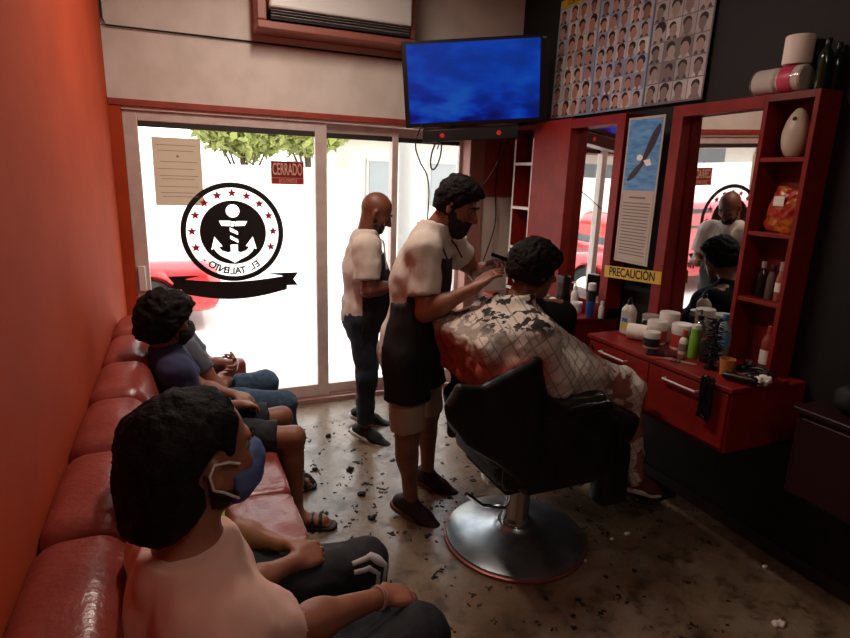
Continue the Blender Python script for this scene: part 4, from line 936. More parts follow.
# ------------------------------------------------------------------ barber chairs and customers
LEA = mat('black_chair_leather', '#0e0d0f', .38, bump=.12, bscale=80); CBL = mat('chair_base_chrome', '#a4a9ad', .3, metal=.85, col2='#7d8388', scale=6)
def barber_chair(label, ox, oy, dz=0):
    t = thing('barber_chair', label, 'barber chair', (ox, oy, 0)); o = V(ox, oy, 0)
    g = G(); g.lathe([(.35, 0), (.352, .012), (.345, .028), (.3, .045), (.2, .062), (.12, .075), (.1, .09), (.09, .1)], o, 56); g.build('base_plate', CBL, t)
    g = G(); g.lathe([(.35, .0), (.358, .004), (.358, .016), (.35, .02)], o, 56); g.build('base_rim', mat('rim_rubber', '#9a5a50', .4, metal=.6), t)
    g = G(); g.lathe([(.075, .09), (.07, .12), (.062, .14), (.062, .38+dz)], o, 28); g.build('column', CHROME, t)
    g = G(); g.tube([o + V(-.03, .02, .16), o + V(-.2, .0, .22), o + V(-.29, -.0, .3)], .011, 8); g.build('pump_lever', CHROME, t); o = o + V(0, 0, dz)
    g = G(); g.box((ox-.2, oy-.2, .38+dz), (ox+.25, oy+.2, .44+dz)); g.build('seat_frame', BLACKM, t, bevel=.01)
    sbuild('seat', [rbox(o + V(.03, 0, .51), (.29, .235, .075), rad=.05, k=.02)], LEA, t, h=.012)
    bx = np.array([nrm(V(.96, 0, .22)), V(0,1,0), nrm(V(-.22, 0, .96))])
    sbuild('backrest', [rbox(o + V(-.24, 0, .78), (.05, .24, .25), bx, rad=.05, k=.03), rbox(o + V(-.27, 0, .66), (.05, .24, .13), bx, rad=.045, k=.03)], LEA, t, h=.012)
    for sg in (-1, 1):
        sp = sbuild('side_panel', [rbox(o + V(.03, sg*.275, .60), (.3, .03, .14), rad=.028, k=.04), rbox(o + V(.03, sg*.275, .54), (.2, .028, .12), rad=.025, k=.05)], LEA, t, h=.012)
        sbuild('armrest', [rbox(o + V(.02, sg*.285, .80), (.24, .04, .03), rad=.028, k=.02)], LEA, t, h=.01)
        g = G()
        for dx in (-.15, .2): g.tube([o + V(dx, sg*.28, .7), o + V(dx, sg*.28, .79)], .014, 8)
        g.build('arm_support', CHROME, t)
    g = G()
    for sg in (-1, 1): g.tube([o + V(.25, sg*.15, .42), o + V(.42, sg*.15, .34), o + V(.62, sg*.15, .155), o + V(.85, sg*.15, .145)], .014, 8)
    g.build('footrest_arm', CHROME, t)
    g = G(); g.obox(o + V(.75, 0, .165), V(.11, 0, .01), V(0, .2, 0), V(-.001, 0, .01)); g.build('footrest', mat('footrest_plate', '#3a3a3c', .4, metal=.6), t, bevel=.004)
    g = G(); g.obox(o + V(.43, 0, .37), V(.09, 0, -.13), V(0, .2, 0), nrm(V(.82, 0, .57))*.012); g.build('calf_rest', LEA, t, bevel=.01)
    return t
barber_chair('black barber chair on a round chromed base under the customer in the patterned cape', 1.47, 2.15)
SK4 = mat('skin_dark_brown', '#6e3d2b', .5, col2='#63351f', scale=14)
def customer(ox, oy, label, face=(.97, .0, -.22), dz=0):
    o = V(ox, oy, dz) - V(1.47, 2.15, 0)
    J = JJ(P=(1.36, 2.15, .70), C=(1.345, 2.15, .97), N=(1.375, 2.15, 1.215), H=(1.468, 2.15, 1.365), F=face,
       SR=(1.355, 1.965, 1.14), SL=(1.355, 2.335, 1.14), ER=(1.42, 1.97, .91), EL=(1.40, 2.40, .89), WR=(1.62, 2.02, .86), WL=(1.62, 2.28, .86),
       HR=(1.4, 2.05, .68), HL=(1.4, 2.25, .68), KR=(1.87, 2.03, .73), KL=(1.87, 2.25, .71), AR=(2.11, 2.03, .285), AL=(2.09, 2.25, .285), toeR=(2.28, 1.99, .225), toeL=(2.26, 2.27, .225))
    for k_ in J:
        if k_ not in ('F',): J[k_] = J[k_] + o
    J['BF'] = V(1, 0, 0); J['BS'] = V(0, 1, 0); face_dir(J)
    root = body(J, label, SK4, h=.0065, hands=[dict(W=J['WR'], d=(1, .1, 0), n=(0, 0, -1), t=(0, 1, 0)), dict(W=J['WL'], d=(1, -.1, 0), n=(0, 0, -1), t=(0, -1, 0))], loc=(ox, oy, 0))
    H, F, U, S = J['H'], J['F'], J['U'], J['S']; A = np.array([S, F, U])
    hair(J, root, MS['hair'], inf=.02, cut=.045, noise=((.008, 40), (.006, 90)), low=-.06, extra=[ell(H + U*.07 + F*.05, (.07, .07, .045), A, k=.03), ell(H - F*.06 + U*.0, (.08, .06, .07), A, k=.03)])
    trousers(J, root, DARKT, inf=.014, frac=1.45, s=1)
    RS = mat('red_brown_shoe', '#5c2a22', .7); shoe(root, J['AR'], J['toeR'], RS, SOLEW); shoe(root, J['AL'], J['toeL'], RS, SOLEW)
    return J, root
JC, R1 = customer(1.47, 2.15, 'person with short dark hair under a patterned cape seated in the nearer barber chair')
# patterned cape
def cape_mat():
    m = bpy.data.materials.new('patterned_cape_cloth'); m.use_nodes = True; nt = m.node_tree; b = nt.nodes['Principled BSDF']; b.inputs['Roughness'].default_value = .8
    tc = nt.nodes.new('ShaderNodeTexCoord')
    def mp(rot, sc):
        n = nt.nodes.new('ShaderNodeMapping'); n.inputs['Rotation'].default_value = rot; n.inputs['Scale'].default_value = sc; nt.links.new(tc.outputs['Object'], n.inputs[0]); return n.outputs[0]
    def mth(op, a, bb=0.0):
        n = nt.nodes.new('ShaderNodeMath'); n.operation = op
        for i, v in enumerate((a, bb)):
            if isinstance(v, (int, float)): n.inputs[i].default_value = v
            else: nt.links.new(v, n.inputs[i])
        return n.outputs[0]
    def lines(rot, sc, axis, th):
        s = nt.nodes.new('ShaderNodeSeparateXYZ'); nt.links.new(mp(rot, (sc, sc, sc)), s.inputs[0]); f = mth('FRACT', s.outputs[axis]); return mth('LESS_THAN', f, th)
    a = lines((0, .6, .3), 15, 'X', .1); c = lines((0, .6, .3), 15, 'Z', .1); a2 = lines((0, .6, .3), 30, 'X', .14); c2 = lines((0, .6, .3), 30, 'Z', .14)
    ln = mth('MAXIMUM', a, c); nz = nt.nodes.new('ShaderNodeTexNoise'); nz.inputs['Scale'].default_value = 7; nt.links.new(tc.outputs['Object'], nz.inputs['Vector'])
    msk = mth('GREATER_THAN', nz.outputs['Fac'], .5); ln2 = mth('MULTIPLY', mth('MAXIMUM', a2, c2), msk); L = mth('MAXIMUM', ln, ln2)
    nz2 = nt.nodes.new('ShaderNodeTexNoise'); nz2.inputs['Scale'].default_value = 5.5; nz2.inputs['Detail'].default_value = 3; nt.links.new(mp((0,0,0), (1,1,1)), nz2.inputs['Vector'])
    def mix(f, A, B):
        x = nt.nodes.new('ShaderNodeMix'); x.data_type = 'RGBA'
        nt.links.new(f, x.inputs['Factor']) if not isinstance(f, float) else setattr(x.inputs['Factor'], 'default_value', f)
        for s_, v in ((x.inputs['A'], A), (x.inputs['B'], B)):
            if isinstance(v, tuple): s_.default_value = v
            else: nt.links.new(v, s_)
        return x.outputs['Result']
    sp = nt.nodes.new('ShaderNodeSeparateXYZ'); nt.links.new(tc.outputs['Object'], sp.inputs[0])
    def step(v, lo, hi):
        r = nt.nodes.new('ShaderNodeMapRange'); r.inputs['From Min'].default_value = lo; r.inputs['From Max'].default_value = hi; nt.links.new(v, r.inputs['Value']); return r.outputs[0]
    col = mix(L, lin('#c8bdb2'), lin('#978b81'))
    # red corner (lower back), black scrawl near the collar, dark grey flower on the lap
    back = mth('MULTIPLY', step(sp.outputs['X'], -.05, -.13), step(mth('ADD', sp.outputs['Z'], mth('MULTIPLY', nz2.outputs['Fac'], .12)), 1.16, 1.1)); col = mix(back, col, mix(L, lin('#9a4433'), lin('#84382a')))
    nz3 = nt.nodes.new('ShaderNodeTexNoise'); nz3.inputs['Scale'].default_value = 24; nz3.inputs['Detail'].default_value = 5; nt.links.new(tc.outputs['Object'], nz3.inputs['Vector'])
    scr = mth('MULTIPLY', mth('GREATER_THAN', nz3.outputs['Fac'], .53), step(sp.outputs['Z'], 1.12, 1.17)); col = mix(scr, col, lin('#1a1618'))
    lap = step(sp.outputs['X'], .16, .3); fl = mth('MULTIPLY', mth('GREATER_THAN', nz2.outputs['Fac'], .52), lap); col = mix(fl, col, mix(mth('GREATER_THAN', nz2.outputs['Fac'], .6), lin('#8a5546'), lin('#5a4f50')))
    nt.links.new(col, b.inputs['Base Color']); return m
o0 = V(0,0,0)
pr = [cone((1.35, 2.15, 1.15), (1.385, 2.15, 1.25), .12, .08, k=.04), cone((1.36, 2.15, 1.165), (1.355, 1.95, 1.12), .085, .09, k=.05), cone((1.36, 2.15, 1.165), (1.355, 2.35, 1.12), .085, .09, k=.05),
      cone((1.355, 1.95, 1.1), (1.38, 1.92, .98), .085, .08, k=.05), cone((1.355, 2.35, 1.1), (1.38, 2.38, .98), .085, .08, k=.05),
      rbox((1.30, 2.13, 1.05), (.13, .2, .13), rad=.06, k=.06),
      rbox((1.135, 2.14, 1.0), (.04, .26, .13), np.array([nrm(V(.97, 0, .22)), V(0,1,0), nrm(V(-.22, 0, .97))]), rad=.03, k=.05),
      rbox((1.22, 2.14, 1.1), (.09, .24, .05), rad=.04, k=.05), cone((1.12, 1.92, .98), (1.09, 1.87, .91), .045, .014, k=.03), cone((1.25, 1.9, 1.05), (1.13, 1.87, .96), .05, .02, k=.04),
      cone((1.42, 2.15, 1.05), (1.62, 2.1, .93), .15, .13, k=.06), cone((1.37, 1.945, 1.05), (1.43, 1.955, .93), .09, .1, k=.06), cone((1.43, 1.955, .93), (1.65, 1.99, .89), .095, .1, k=.06), cone((1.62, 2.03, .91), (1.92, 2.0, .79), .1, .1, k=.06), cone((1.62, 2.25, .91), (1.92, 2.24, .77), .1, .1, k=.06), rbox((1.76, 2.13, .85), (.2, .17, .06), np.array([nrm(V(.93, 0, -.37)), V(0,1,0), nrm(V(.37, 0, .93))]), rad=.05, k=.06),
      cone((1.93, 2.0, .78), (2.045, 1.985, .33), .09, .05, k=.05, flat=((1, 0, .3), .8)), cone((1.93, 2.24, .76), (2.06, 2.2, .40), .09, .06, k=.05), rbox((2.0, 2.11, .58), (.06, .14, .2), np.array([nrm(V(.93, 0, .3)), V(0,1,0), nrm(V(-.3, 0, .93))]), rad=.05, k=.06)]
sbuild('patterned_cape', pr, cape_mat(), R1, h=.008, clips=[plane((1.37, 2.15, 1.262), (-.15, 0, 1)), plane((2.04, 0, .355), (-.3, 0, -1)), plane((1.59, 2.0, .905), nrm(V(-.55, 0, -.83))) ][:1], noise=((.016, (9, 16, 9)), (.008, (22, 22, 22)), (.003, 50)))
# black under-cape hanging over the chair side
pr = [poly([(1.06, .975), (1.2, 1.03), (1.30, 1.068), (1.335, 1.06), (1.35, .99), (1.38, .90), (1.48, .81), (1.62, .74), (1.74, .68), (1.745, .56), (1.70, .45), (1.60, .44), (1.42, .44), (1.27, .50), (1.16, .60), (1.00, .72), (.91, .84), (.90, .90), (.955, .99)], 1.855, .028, rad=.026, k=.04),
      rbox((1.5, 2.1, .80), (.22, .26, .06), rad=.05, k=.05), rbox((1.75, 2.1, .70), (.2, .24, .08), np.array([nrm(V(.92, 0, -.38)), V(0,1,0), nrm(V(.38, 0, .92))]), rad=.05, k=.05),
      rbox((1.86, 1.95, .40), (.09, .06, .17), rad=.05, k=.05)]
sbuild('black_cape', pr, mat('black_nylon', '#0b0a0c', .5, bump=.1, bscale=40), R1, h=.01, noise=((.012, (7, 3, 3)), (.004, (20, 10, 10))))
# second customer, in front of the small mirror side
CH2 = (1.83, 2.80)
t = thing('stool', 'low round black stool under the second customer, behind the barber chair', 'stool', (CH2[0]-.09, CH2[1], 0)); o = V(CH2[0]-.02, CH2[1]-.09, 0)
g = G(); g.lathe([(.17, .40), (.18, .42), (.18, .465), (.16, .485)], o, 32); g.build('seat', LEA, t)
g = G(); g.lathe([(.2, 0), (.2, .02), (.04, .05), (.03, .06), (.03, .40)], o, 32); g.build('base', CHROME, t)
J2, R2 = customer(CH2[0], CH2[1], 'person under a black cape sitting behind the nearer customer, seen in the large mirror', dz=-.1); R2.rotation_euler.z = math.radians(72)
o = V(CH2[0]-1.47, CH2[1]-2.15, -.1)
pr = [cone(V(1.36, 2.15, 1.1)+o, V(1.37, 2.15, 1.21)+o, .12, .075, k=.04)]
for sg in (-1, 1): pr += [cone(V(1.36, 2.15, 1.14)+o, V(1.355, 2.15+sg*.2, 1.1)+o, .085, .09, k=.05), cone(V(1.355, 2.15+sg*.2, 1.1)+o, V(1.42, 2.15+sg*.24, .86)+o, .09, .09, k=.05), cone(V(1.5, 2.15+sg*.15, .9)+o, V(1.88, 2.15+sg*.12, .78)+o, .13, .11, k=.06), cone(V(1.9, 2.15+sg*.12, .78)+o, V(1.97, 2.15+sg*.12, .45)+o, .1, .08, k=.06)]
pr.append(rbox(V(1.42, 2.15, 1.0)+o, (.14, .2, .17), rad=.08, k=.06))
sbuild('black_cape', pr, mat('black_cotton', '#0b0a0c', .9, spec=.1), R2, h=.01, clips=[plane(V(0, 0, 1.14), (0, 0, 1))], noise=((.012, (12, 12, 6)),))
# ------------------------------------------------------------------ red wall units with mirrors
FX = 2.46; CT = .93
MIRR = mat('mirror_silver', '#dcdcdc', .015, metal=1)
def wall_unit(y0, y1, tw, side, label, mirror_n, zb=.98, nshelf=4, fr=.06):
    """y0 near end, y1 far end; the shelf tower sits at 'near' or 'far' side"""
    t = thing('mirror_unit', label, 'mirror unit', (FX, (y0+y1)/2, 0)); ty0, ty1 = (y0, y0+tw) if side == 'near' else (y1-tw, y1); my0, my1 = (ty1, y1) if side == 'near' else (y0, ty0)
    zt = 2.16; g = G()
    g.box((FX, my0, zt-.055), (XR, my1, zt)); e = my1-.07 if side == 'near' else my0; g.box((FX, e, zb-.05), (XR, e+.07, zt-.055)); g.box((FX+.02, my0, zb-.05), (XR, my1, zb))
    if side == 'far': g.box((FX, my1-.02, zb-.05), (XR, my1+.0, zt-.055))
    g.build('mirror_frame', RED, t, bevel=.002)
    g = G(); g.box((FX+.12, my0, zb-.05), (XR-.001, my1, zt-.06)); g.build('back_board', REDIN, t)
    g = G(); g.box((FX, ty0, .55 if side == 'near' else .55), (XR, ty0+.022, zt)); g.build('tower_side', RED, t, bevel=.002)
    g = G(); g.box((FX, ty1-.022, .55), (XR, ty1, zt)); g.build('tower_side', RED, t, bevel=.002)
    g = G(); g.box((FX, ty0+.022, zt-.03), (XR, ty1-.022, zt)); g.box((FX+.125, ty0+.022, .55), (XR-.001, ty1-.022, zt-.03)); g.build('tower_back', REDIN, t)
    for z in (1.89, 1.56, 1.25, CT-.01)[:nshelf]:
        g = G(); g.box((FX+.003, ty0+.022, z-.02), (FX+.125, ty1-.022, z)); s_ = g.build('shelf', RED, t, bevel=.002)
        if side == 'far': q = G(); q.box((FX-.002, ty0+.004, z-.021), (FX+.003, ty1-.004, z+.001)); q.build('edge_strip', WHITEP, s_)
    if side == 'far':
        for yy in (ty0+.001, ty1-.021): q = G(); q.box((FX-.003, yy, CT), (FX+.0, yy+.02, zt-.1)); q.build('edge_strip', WHITEP, t)
    # the mirror leans a little in its frame
    a, b = (my0+.005, my1-.075) if side == 'near' else (my0+.075, my1-.025)
    c = V(2.53, (a+b)/2, (zb+zt-.055)/2); n = nrm(mirror_n); u = nrm(np.cross(V(0,0,1), n)); v = np.cross(n, u)
    g = G(); g.obox(c, u*(b-a)/2, v*((zt-.055-zb)/2 - .004), n*.003); g.build('mirror', MIRR, t, smooth=False)
    return t
wall_unit(1.665, 2.44, .25, 'near', 'near red wall unit with large mirror and open shelf tower', (-.998, .056, -.0245))
wall_unit(2.80, 4.0, .27, 'far', 'far red wall unit with small mirror and white-edged shelf tower beside the door wall', (-1, .03, 0))
g = G(); g.box((FX-.004, 3.31, .95), (FX+.137, 3.74, 2.17)); tag(g.build('red_panel', RED, bevel=.003), 'plain red panel between the far shelf tower and small mirror', 'panel')
# counters
def counter(y0, y1, label, x0=2.05, zb=.63, chamfer=0, n=2, hy=()):
    t = thing('vanity_counter', label, 'counter', ((x0+XR)/2, (y0+y1)/2, zb))
    g = G(); g.box((x0+.012, y0+.008, zb), (2.585, y1-.008, CT-.022)); g.build('carcass', RED, t, bevel=.002)
    g = G(); g.box((x0-.006, y0, CT-.022), (2.455, y1, CT)); g.build('worktop', RED, t, bevel=.003)
    w = (y1-y0-.03)/n
    for i in range(n):
        a = y0+.015+i*w; g = G(); g.box((x0, a+.003, zb+.02), (x0+.018, a+w-.003, CT-.03)); d = g.build('drawer', RED, t, bevel=.002)
        c = (a+w/2 + hy[i] if hy else a+w/2); g = G(); g.tube([(x0-.0, c-.095, .862), (x0-.022, c-.095, .862), (x0-.022, c+.095, .862), (x0-.0, c+.095, .862)], .0055, 8); g.build('handle', mat('brushed_handle', '#e6e2de', .35, metal=.3), d)
    return t
t = counter(1.56, 2.50, 'near red counter with two drawers crowded with bottles', x0=2.10, hy=(.02, .02))
g = G(); g.lathe([(.011, 0), (.011, .004), (.004, .006)], V(2.10, 2.45, .865), 14, 0, (-1, 0, 0)); g.build('lock', CHROME, t)
counter(2.80, 3.75, 'far red counter below the small mirror', x0=2.10)
g = G(); g.box((2.44, 2.82, CT), (2.52, 3.3, 1.01)); tag(g.build('backsplash_ledge', RED, bevel=.003), 'low red ledge at the back of the far counter', 'ledge')

# ------------------------------------------------------------------ posters
def hair_poster(y1, y0, z0, z1, label, rows, cols, bgc, seed, title=None, grey=False):
    """far edge y1, near edge y0"""
    rg = random.Random(seed); X0 = 2.575
    t = thing('hairstyle_poster', label, 'poster', (X0, (y0+y1)/2, z0), 'haircut posters on the black wall')
    to = lambda u, v, w: V(X0 + .0 - w + (v/(z1-z0))*.015, y1-u, z0+v)
    Wd, Hh = y1-y0, z1-z0; base = mat('poster_base_%d' % seed, bgc, .55)
    g = G(); g.prism([(0, 0), (Wd, 0), (Wd, Hh), (0, Hh)], to, .004); g.build('sheet', base, t, smooth=False)
    pal = ['#c9b7ab', '#b7a79f', '#a2a8b4', '#d0c6bd', '#8f8790', '#b9b2b4']; faces = ['#9c6f5c', '#b08470', '#8a6254', '#a97b68']
    if grey: pal = ['#b9b3b2', '#a39d9c', '#8d8786', '#c8c2c0', '#76706f', '#aca6a4']; faces = ['#9b8a80', '#86756c', '#a8978c', '#7a6a62']
    ms = [mat('photo_bg_'+c, c, .5) for c in pal] + [mat('photo_face_'+c, c, .5) for c in faces] + [mat('photo_hair', '#1d1614', .5), mat('photo_shirt', '#3b3f4d', .5)]
    np_, nf = len(pal), len(faces); g = G(); top = Hh - (.06 if title else .012); cw = (Wd-.012)/cols; rh = (top-.01)/rows
    tob = lambda d: (lambda u, v, w: to(u, v, w+d))
    for i in range(rows):
        for j in range(cols):
            u0 = .006+j*cw+.003; v0 = .008+i*rh+.003; w, h = cw-.006, rh-.006; cx = u0+w*(.5+rg.uniform(-.08, .08)); cy = v0+h*.46; fr = min(w, h)*rg.uniform(.34, .44); fi = np_+rg.randrange(nf)
            g.prism([(u0, v0), (u0+w, v0), (u0+w, v0+h), (u0, v0+h)], tob(.004), .0006, rg.randrange(np_))
            g.prism([(cx-w*.42, v0+.001), (cx+w*.4, v0+.001), (cx+w*.25, v0+h*.22), (cx-w*.25, v0+h*.22)], tob(.0046), .0005, np_+nf+1 if rg.random() < .6 else rg.randrange(np_))
            el = lambda a, b, rx, ry, n=12, s=0, e=2*math.pi: [(a+rx*math.cos(s+(e-s)*k/n), b+ry*math.sin(s+(e-s)*k/n)) for k in range(n)]
            tl = rg.uniform(-.2, .2)
            hs_ = rg.uniform(.8, 1.1)
            g.prism(el(cx-fr*tl*.6, cy+fr*.62, fr*.86*hs_, fr*.78*hs_), tob(.0051), .0004, np_+nf)
            g.prism(el(cx+fr*tl, cy-fr*.08, fr*.74, fr*rg.uniform(.85, 1.05)), tob(.0055), .0004, fi)
            g.prism([(cx-fr*.28, cy-fr*1.4), (cx+fr*.28, cy-fr*1.4), (cx+fr*.28, cy-fr*.7), (cx-fr*.28, cy-fr*.7)], tob(.0051), .0004, fi)
    g.build('portrait_photos', ms, t, smooth=False)
    if title:
        g = G(); g.prism([(.004, Hh-.055), (Wd-.004, Hh-.055), (Wd-.004, Hh-.004), (.004, Hh-.004)], tob(.004), .0006); g.build('title_band', mat('title_yellow', '#c9ab22', .5), t, smooth=False)
        text(None, 'lettering', title, mat('title_ink', '#6e2c1c', .5), .045, to(Wd/2, Hh-.03, .0052), V(0,-1,0), nrm(V(.015, 0, Hh)), t, .0004, xs=.78, bold=.001)
hair_poster(3.72, 3.285, 2.2, 2.985, 'left haircut poster with a yellow title band and pale blue edge', 7, 4, '#7ea3b4', 11, 'CORTE HOMBRE')
hair_poster(3.28, 2.80, 2.2, 2.985, 'middle haircut poster with small crowded portraits on pale blue', 8, 5, '#7f9cb8', 12)
hair_poster(2.795, 2.37, 2.2, 2.985, 'right haircut poster with larger grey portraits', 7, 4, '#6f6a6e', 13, grey=True)
# eagle poster
t = thing('eagle_poster', 'tall poster with an eagle on blue sky above printed text, between the mirrors', 'poster', (2.455, 2.62, 1.3))
to = lambda u, v, w: V(2.452-w, 2.755-u-.0*v, 1.30+v); Wd, Hh = .275, .825
g = G(); g.prism([(0, 0), (Wd, 0), (Wd, Hh), (0, Hh)], to, .002); g.build('sheet', mat('poster_cream', '#b3a498', .6), t, smooth=False)
g = G(); g.prism([(.012, .42), (Wd-.012, .42), (Wd-.012, Hh-.012), (.012, Hh-.012)], lambda u, v, w: to(u, v, w+.002), .0006); g.build('sky_print', mat('sky_print', '#3a78b5', .5, col2='#5f97c4', scale=9, stretch=(1, 1, 4)), t, smooth=False)
EG = mat('eagle_brown', '#2a1e1c', .6); g = G(); k = .0017; ou, ov = .14, .60
W1 = [(0, 0), (10, 22), (22, 48), (40, 78), (58, 98), (72, 108), (80, 100), (78, 84), (70, 66), (60, 44), (42, 20), (26, 2), (14, -8)]
W2 = [(2, -2), (-12, -18), (-34, -30), (-58, -52), (-74, -70), (-66, -76), (-46, -70), (-22, -54), (-4, -34), (12, -20), (16, -8)]
for P_ in (W1, W2): g.prism([(ou+a*k*.85, ov+b*k) for a, b in P_], lambda u, v, w: to(u, v, w+.0026), .0008)
g.build('eagle', EG, t, smooth=False)
g = G(); g.prism([(ou+(-12+14*math.cos(a))*k, ov+(2+10*math.sin(a))*k) for a in [i*math.pi/6 for i in range(12)]], lambda u, v, w: to(u, v, w+.0035), .0006); g.prism([(ou+6*k, ov-8*k), (ou+34*k, ov-2*k), (ou+44*k, ov-22*k), (ou+22*k, ov-26*k)], lambda u, v, w: to(u, v, w+.0030), .0006); g.build('white_feathers', PAPER, t, smooth=False)
g = G(); rg = random.Random(3)
for i in range(17): z = .345-i*.0185; g.prism([(.028, z), (Wd-.03-(.05*rg.random() if i % 5 == 4 else .008*rg.random()), z), (Wd-.03-.01*rg.random(), z+.006), (.028, z+.006)], lambda u, v, w: to(u, v, w+.002), .0005)
g.prism([(.07, .375), (.2, .375), (.2, .385), (.07, .385)], lambda u, v, w: to(u, v, w+.002), .0005)
for a in ((.014, .012, .016, .4), (Wd-.016, .012, Wd-.014, .4), (.014, .012, Wd-.014, .014)): g.prism([(a[0], a[1]), (a[2], a[1]), (a[2], a[3]), (a[0], a[3])], lambda u, v, w: to(u, v, w+.002), .0005)
g.build('printed_text', mat('print_grey', '#6f655e', .7), t, smooth=False)
# yellow tape
t = thing('warning_tape', 'yellow tape reading PRECAUCION stretched below the eagle poster', 'tape', (2.45, 2.6, 1.24))
a, b = V(2.452, 2.825, 1.222), V(2.452, 2.37, 1.252); r = nrm(b-a); u = nrm(np.cross(V(-1,0,0), r)); u = u if u[2] > 0 else -u
g = G(); g.obox((a+b)/2, r*.232, u*.036, V(.0008, 0, 0)); g.build('strip', mat('tape_yellow', '#c9a227', .5), t, smooth=False)
text(None, 'lettering', 'PRECAUCIÓN', BLACKM, .072, (a+b)/2 + V(-.0015, 0, 0), r, u, t, .0005, xs=.84, bold=.0014)

# ------------------------------------------------------------------ things on the counters and shelves
def lathe_thing(name, label, cat, pos, parts, group=None):
    t = thing(name, label, cat, pos, group)
    for pn, prof, m in parts:
        g = G(); g.lathe(prof, pos, 24); g.build(pn, m, t)
    return t
def label_box(t, pos, r, z0, z1, m, a0=-2.6, a1=-.2, name='label'):
    g = G(); n = 12; vs = []; fs = []
    for i in range(n+1):
        a = 2.3 + 3.1*i/n
        for z in (z0, z1): vs.append(V(*pos) + V(r*math.cos(a), r*math.sin(a), z))
    for i in range(n): b = i*2; fs.append((b, b+2, b+3, b+1))
    g.add(vs, fs); return g.build(name, m, t)
def bottle(label, pos, r, h, mb, mc, neck=.35, capr=.5, caph=.12, lab=None, name='bottle', pump=False, group=None):
    hb = h*(1-caph)
    t = lathe_thing(name, label, 'bottle', pos, [('body', [(r*.9, 0), (r, .006), (r, hb*.72), (r*.85, hb*.82), (r*neck, hb*.93), (r*neck, hb)], mb), ('cap', [(r*capr, hb-.004), (r*capr, h-.003), (r*capr*.85, h)], mc)], group)
    if lab: label_box(t, pos, r+.0012, hb*lab[1], hb*lab[2], lab[0], -3.6, .6)
    if pump:
        g = G(); p = V(*pos); g.tube([p + V(0,0,h), p + V(0,0,h+.025)], .004, 8); g.tube([p + V(0,0,h+.025), p + V(-.03,0,h+.024)], .005, 8); g.build('pump', mc, t)
    return t
CLEARP = pane_mat('clear_plastic', '#c9cfcf', .16, .08); GREENC = mat('lime_can', '#6ea832', .35); BLUEL = mat('blue_label', '#2a5cae', .5); REDL = mat('red_label', '#a8332c', .5); DKG = mat('dark_green_glass', '#0f2a18', .1)
Z = CT+.001
def spray():
    p = V(2.285, 2.40, Z); t = thing('spray_bottle', 'clear square-shouldered spray bottle with black cap at the far end of the near counter', 'bottle', p)
    sbuild('body', [rbox(p + V(0,0,.075), (.026, .042, .075), rad=.016, k=.01), ell(p + V(0,0,.15), (.024, .038, .03), k=.02)], mat('clear_gel', '#b7aea4', .15, spec=.6), t, h=.005)
    g = G(); g.lathe([(.014, .172), (.014, .20), (.008, .205), (.008, .215)], p, 16); g.build('cap', BLACK, t)
    g = G(); g.box((p[0]-.0285, p[1]-.025, p[2]+.04), (p[0]-.027, p[1]+.025, p[2]+.075)); g.build('label', mat('yellow_label', '#b8a03a', .5), t)
    g = G(); g.box((p[0]-.0285, p[1]-.02, p[2]+.08), (p[0]-.027, p[1]+.02, p[2]+.1)); g.build('label', BLUEL, t)
spray()
t = thing('paper_roll', 'white paper roll lying on the near counter', 'paper roll', (2.27, 2.3, Z)); g = G(); d = nrm(V(.6, -.8, 0)); g.lathe([(.012, -.05), (.042, -.05), (.043, 0), (.042, .05), (.012, .05)], V(2.27, 2.31, Z+.043), 28, 0, d); g.build('roll', PAPER, t)
t = lathe_thing('glass_jar', 'clear glass jar with a screw lid behind the paper roll', 'jar', (2.38, 2.33, Z), [('body', [(.045, 0), (.05, .01), (.05, .09), (.044, .1)], CLEARP), ('lid', [(.047, .1), (.047, .125), (.043, .128)], mat('frosted_lid', '#9a918a', .3))])
def tub(label, pos, r, h, mb, ml, lab=None, name='cream_tub'):
    t = lathe_thing(name, label, 'tub', pos, [('body', [(r*.92, 0), (r, .005), (r, h*.72)], mb), ('lid', [(r*1.04, h*.72), (r*1.04, h*.97), (r, h)], ml)])
    if lab: label_box(t, pos, r+.0012, h*.12, h*.62, lab, -3.6, .6)
tub('small white tub with a black label at the front of the near counter', (2.235, 2.165, Z), .04, .085, WHITEP, WHITEP, mat('black_label', '#1a1d1a', .5))
tub('red-labelled white tub behind the black-labelled one', (2.32, 2.22, Z), .05, .125, WHITEP, WHITEP, REDL)
tub('red-labelled white tub nearer the mirror, right of its twin', (2.36, 2.09, Z), .052, .135, WHITEP, WHITEP, REDL)
tub('white lidded tub against the mirror', (2.42, 2.24, Z), .05, .16, WHITEP, WHITEP)
bottle('small white bottle with red cap and printed square label', (2.30, 2.02, Z), .021, .125, WHITEP, REDL, .5, .55, .25, (mat('label_print', '#7d6f68', .6), .2, .6))
bottle('clear pump bottle standing before the large mirror', (2.42, 2.04, Z), .032, .19, CLEARP, BLACK, .4, .5, .1, pump=True)
t = bottle('lime green aerosol can with white cap', (2.30, 1.955, Z), .026, .17, GREENC, WHITEP, .9, .8, .12, name='aerosol_can')
t = bottle('clear water bottle with blue cap and blue label on the near counter', (2.37, 1.86, Z), .034, .24, mat('water_plastic', '#7f8b94', .15, spec=.7), mat('blue_cap', '#2b6ea8', .4), .4, .42, .09, (mat('water_label', '#5f86b8', .5), .4, .68), name='water_bottle')
lathe_thing('plastic_cup', 'amber plastic cup beside the water bottle', 'cup', (2.24, 1.715, Z), [('body', [(.026, 0), (.034, .075), (.032, .075), (.024, .004)], mat('amber_plastic', '#b5753c', .35))])
